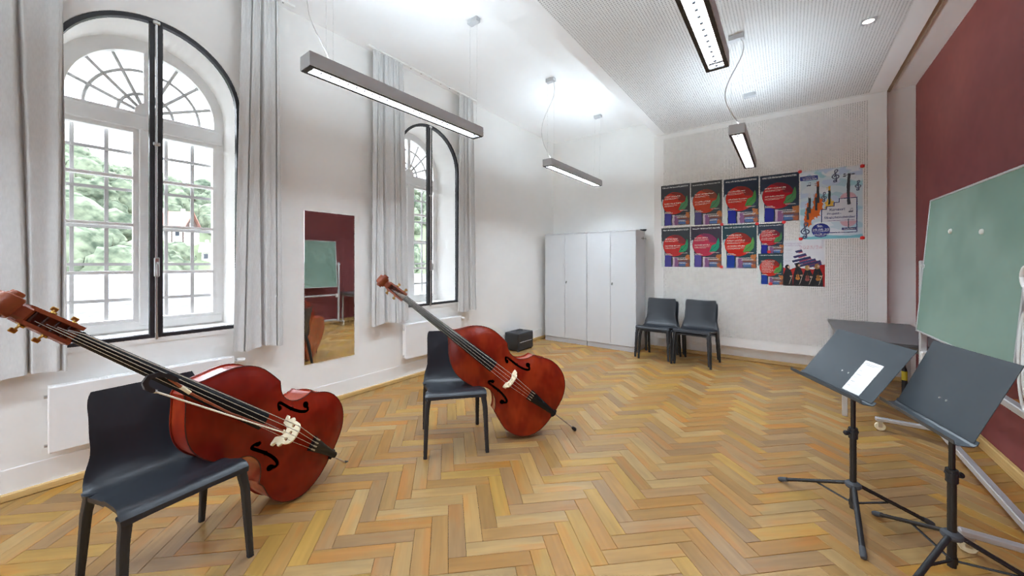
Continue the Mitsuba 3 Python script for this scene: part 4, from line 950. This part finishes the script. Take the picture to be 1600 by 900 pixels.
# season poster with musicians
k = 'season_poster'; x0, x1, z0, z1 = -.052, .366, 1.100, 1.703; W, H = x1 - x0, z1 - z0; R = sbox(0, 0, W, H)
tag(k, 'white season poster 2023/24 with striped blocks and four musicians in black', 'poster')
part(k, 'sheet', bx(x0, x1, YP - .001, YP - .0002, z0, z1), 'm_paper')
it = [(R, (.72, .72, .75), 0), (text('Familienkonzerte', .04 * W, .915 * H, w=.42 * W, bold=False), (.40, .30, .44), 1), (text('Schulkonzerte', .04 * W, .868 * H, w=.40 * W, bold=False), (.40, .30, .44), 1), (text('2023/24', .40 * W, .80 * H, w=.54 * W, bold=False), (.60, .34, .38), 1)]
for q in range(9): it.append((sbox(.04 * W, (.80 - .034 * q) * H, (.24 - .03 * (q % 3)) * W, (.806 - .034 * q) * H), (.50, .50, .54), 1))
for i, (ax, ay, l) in enumerate(((.32, .715, .17), (.27, .60, .33), (.24, .505, .48), (.30, .445, .54), (.40, .405, .56), (.62, .395, .34))):
    a = math.radians(22); dx, dy = math.cos(a), math.sin(a) * W / H * 1.1
    p0 = np.array([ax * W, ay * H]); d = np.array([dx, dy * 1.0]) * l * W; nrm_ = np.array([-.018, .046]) * 1.0
    it.append((Polygon([p0, p0 + d, p0 + d + nrm_ * .6, p0 + nrm_ * .6]), (.035, .035, .10) if i % 2 == 0 else (.05, .045, .13), 1.4))
    it.append((Polygon([p0 + d * .35 - nrm_ * .28, p0 + d - nrm_ * .2, p0 + d, p0 + d * .35]), (.42, .05, .09), 1.3))
it.append((Polygon([(-.0, .0), (W, 0), (W, .47 * H), (.86 * W, .44 * H), (.74 * W, .36 * H), (.30 * W, .40 * H), (.18 * W, .36 * H), (0, .40 * H)]), (.36, .018, .018), 1.6))
for i, (hx, hy, hair) in enumerate(((.115, .415, (.02, .015, .012)), (.37, .455, (.02, .015, .012)), (.60, .405, (.36, .22, .07)), (.83, .435, (.33, .19, .06)))):
    hx *= W; hy *= H; hw_ = .11 * W
    it.append((Polygon([(hx - hw_ * 1.1, 0), (hx - hw_ * 1.05, hy * .55), (hx - hw_ * .55, hy - .035), (hx + hw_ * .55, hy - .035), (hx + hw_ * 1.05, hy * .6), (hx + hw_ * 1.15, 0)]).intersection(R), (.016, .016, .018), 2))
    it.append((affinity.scale(Point(hx - .004, hy - .006).buffer(.024), 1.05, 1.45), hair, 2.2)); it.append((affinity.scale(Point(hx + .009, hy - .004).buffer(.0115), 1, 1.35), (.58, .38, .28), 2.4))
    if i in (1, 2, 3):
        c = {1: (.46, .17, .03), 2: (.25, .06, .05), 3: (.38, .15, .03)}[i]; bx0, by0 = hx - .004 + .01 * (i == 3), hy * .42
        it.append((unary_union([affinity.scale(Point(bx0, by0 - .016).buffer(.024), 1, .9), Point(bx0, by0 + .020).buffer(.018)]), c, 2.6)); it.append((sbox(bx0 - .003, by0 - .01, bx0 + .003, by0 + .075), (.08, .03, .01), 2.8))
    it.append((Polygon([(hx + .01, .02), (hx + .015, .02), (hx + .05, hy * .55), (hx + .045, hy * .55)]), (.55, .48, .40), 3)); it.append((Point(hx + .03, hy * .5).buffer(.010), (.58, .38, .28), 3.1))
m, col = colored(it, x0, z0, YP); part(k, 'print', m, 'm_print', color=col)
PINS = [(-.758, 1.960, 'where the second and third posters of both rows meet'), (-.340, 1.944, 'below the third poster of the upper row'), (.121, 2.594, 'between the upper row and the pale blue poster'), (-.046, 1.945, 'above the small poster, at its right corner'), (.706, 2.574, 'at the upper right corner of the pale blue poster'),
        (.706, 1.706, 'at the lower right corner of the pale blue poster'), (.128, 1.716, 'above the musicians poster'), (-.764, 1.344, 'at the bottom of the lower row'), (-.206, 1.553, 'between the two small posters'), (-.189, 1.118, 'at the bottom of the lower small poster')]
for i, (x, z, lb) in enumerate(PINS):
    place(nm('red_pin', i), along(lathe([(0, 0), (.021, 0), (.022, .004), (.016, .010), (0, .013)], 18), (x, YP - .0026, z), (0, -1, 0)), 'm_red_plastic', smooth=40, label='round red pin ' + lb, cat='pin', group='red pins holding the posters')

# ---------------------------------------------------------------- outside
g = np.random.default_rng(11)
ys = np.linspace(-160, 330, 130); xs = np.linspace(-21, -300, 80)
def ground_z(x, y):
    x = np.asarray(x, float); y = np.asarray(y, float)
    crest = np.interp(y, [-160, -40, 6, 15, 24, 32, 60, 100, 180, 330], [24, 24, 22.5, 20, 16.5, 17.5, 24, 33, 44, 50])
    q = np.clip((-x - 62) / 62, 0, 1); r = q * .35 + .65 * q * q * (3 - 2 * q)
    return -5.0 + r * (crest + 5.0) + .8 * np.sin(x * .11 + y * .07) * r - np.clip(-x - 128, 0, 200) * .05
X, Y = np.meshgrid(xs, ys); Z = ground_z(X, Y)
nx, ny = len(xs), len(ys)
F = [(j * nx + i, j * nx + i + 1, (j + 1) * nx + i + 1) for j in range(ny - 1) for i in range(nx - 1)] + [(j * nx + i, (j + 1) * nx + i + 1, (j + 1) * nx + i) for j in range(ny - 1) for i in range(nx - 1)]
hm = trimesh.Trimesh(np.stack([X, Y, Z], -1).reshape(-1, 3), F, process=False)
if hm.face_normals[:, 2].mean() < 0: hm.invert()
def grass(p, n, uv):
    return mikit.mix((.15, .19, .12), (.22, .25, .16), mikit.fbm(p.x * .3, p.y * .3, 0, 4))
mat('m_grass', mikit.proc(grass), .95, spec=.1)
place('hillside', hm, 'm_grass', smooth=True, label='green hillside outside the windows', kind='structure')
ico = trimesh.creation.icosphere(subdivisions=3); ico2 = trimesh.creation.icosphere(subdivisions=2)
ms, cs = [], []
for i in range(4200):
    x = -g.uniform(72, 136); y = g.uniform(-45, 60) if i < 3000 else g.uniform(60, 210)
    if 10.5 < y < 25 and -98 < x < -72 and not (x > -80 and y < 16.5): continue
    if 66 < y < 110 and x > -90: continue
    h = g.uniform(1.7, 4.0) * (1 + .5 * (i % 9 == 0)); r = h * g.uniform(.36, .55); src = ico if i % 12 == 0 else ico2
    v = src.vertices.copy(); d = meshkit.fbm(v * 2.3 + g.uniform(0, 50)); q = meshkit.fbm(v * 6 + g.uniform(0, 50))
    v = v * (.60 + .50 * d + .55 * q)[:, None] * [r, r, h * .55] + [x, y, float(ground_z(x, y)) + h * .42]
    ms.append(trimesh.Trimesh(v, src.faces, process=False))
mat('m_forest', mikit.proc(lambda p, n, uv: mikit.mix((.055, .078, .055), (.235, .275, .195), mikit.smoothstep(.25, .75, .45 * mikit.fbm(p.x * .28, p.y * .28, p.z * .28, 2) + .55 * mikit.fbm(p.x * 1.3, p.y * 1.3, p.z * 1.3, 3)))), .95, spec=.05)
place('forest', cat_(*ms), 'm_forest', smooth=True, label='dense green trees covering the hillside outside', cat='forest', kind='stuff')
mat('m_house_wall', (.74, .72, .68), .9); mat('m_roof_red', mikit.proc(lambda p, n, uv: mikit.mix((.36, .17, .14), (.46, .24, .20), mikit.fbm(p.x * 2, p.y * 2, p.z * 2, 3))), .85); mat('m_timber', (.10, .07, .06), .8); mat('m_far_glass', (.06, .07, .09), .2)
part_ = part
def house(key, x, y, z, L, D, H, RH, label, timber, roof, turn=0.0):
    """ridge along y; front faces +x; turned about its front corner"""
    W_ = T().translate([x, y, 0]).rotate([0, 0, 1], turn).translate([-x, -y, 0])
    def part(*a, **k):
        n = part_(*a, **k); scene[n]['to_world'] = W_; return n
    tag(key, label, 'house')
    part(key, 'wall', bx(x - D, x, y, y + L, z - 4, z + H), 'm_house_wall')
    gab = Polygon([(-D - .0, 0), (0, 0), (-D / 2, RH)]); m = ext(gab, L - .1); v = m.vertices; m.vertices = np.stack([v[:, 0] + x, y + .05 + v[:, 2], z + H + v[:, 1]], 1); m.fix_normals(); part(key, 'gable', m, 'm_timber' if timber else 'm_house_wall')
    rf = Polygon([(-D - .5, -.25), (-D / 2, RH + .05), (.5, -.25), (.5, -.05), (-D / 2, RH + .32), (-D - .5, -.05)]); m = ext(rf, L + .8); v = m.vertices; m.vertices = np.stack([v[:, 0] + x, y - .4 + v[:, 2], z + H + v[:, 1]], 1); m.fix_normals(); part(key, 'roof', m, roof)
    for q in (.15, .7): part(key, 'chimney', bx(x - D / 2 - .3, x - D / 2 + .3, y + L * q, y + L * q + .5, z + H + RH - .3, z + H + RH + .8), 'm_house_wall')
    n = max(2, int(L / 1.5))
    for zz in ([H - 1.5] if H < 3.2 else [H - 1.5, H - 3.6]):
        for i in range(n):
            yy = y + (i + .5) * L / n - .4; w_ = part(key, 'window', bx(x - .02, x + .04, yy, yy + .8, z + zz, z + zz + 1.05), 'm_window_paint')
            part(w_, 'pane', bx(x + .03, x + .06, yy + .07, yy + .73, z + zz + .07, z + zz + .98), 'm_far_glass')
    if timber:
        for i in range(n + 1): part(key, 'timber_post', bx(x - .01, x + .05, y + i * L / n - .08, y + i * L / n + .08, z, z + H), 'm_timber')
    # windows in the end gable facing the room's right
    part(key, 'gable_window', bx(x - D / 2 - .5, x - D / 2 + .5, y + L - .04, y + L + .03, z + H + .3, z + H + 1.2), 'm_window_paint')
house('house', -91.5, 14.2, 4.6, 5.5, 4.8, 3.2, 3.1, 'half-timbered house with a red roof on the hillside seen through the large window', True, 'm_roof_red', -42)
house('house_001', -84.0, 20.1, 1.3, 2.6, 3.4, 2.3, 1.3, 'white house with a pale roof below the half-timbered house', False, 'm_house_wall', -20)
house('house_002', -76.0, 78.0, -3.5, 13, 9.0, 6.2, 3.6, 'pale house seen through the farther window', False, 'm_roof_red')
# neighbouring roof just below the window
place('neighbour_roof', bx(-20.2, -7.2, -5.8, 13.2, -4, .36), 'm_house_wall', label='low neighbouring building with a grey slate roof outside the large window', cat='roof')
gx, gy = np.meshgrid(np.linspace(-7.2, -20.2, 420), np.linspace(-5.8, 13.2, 320)); row = (-7.2 - gx) / .42
gz = .40 + (-7.2 - gx) * .05 - .010 * (row - np.floor(row)) ** 3 + .006 * np.sin(gy * 31 + 1.5 * np.sin(np.floor(row) * 2.1)) 
n1, n2 = gx.shape; idx = np.arange(n1 * n2).reshape(n1, n2)
q = np.stack([idx[:-1, :-1], idx[1:, :-1], idx[1:, 1:], idx[:-1, 1:]], -1).reshape(-1, 4)
sm = trimesh.Trimesh(np.stack([gx, gy, gz], -1).reshape(-1, 3), np.vstack([q[:, [0, 1, 2]], q[:, [0, 2, 3]]]), process=False)
if sm.face_normals[:, 2].mean() < 0: sm.invert()
part('neighbour_roof', 'slates', sm, 'm_slate', smooth=True, kind='stuff', label='rows of grey slates')
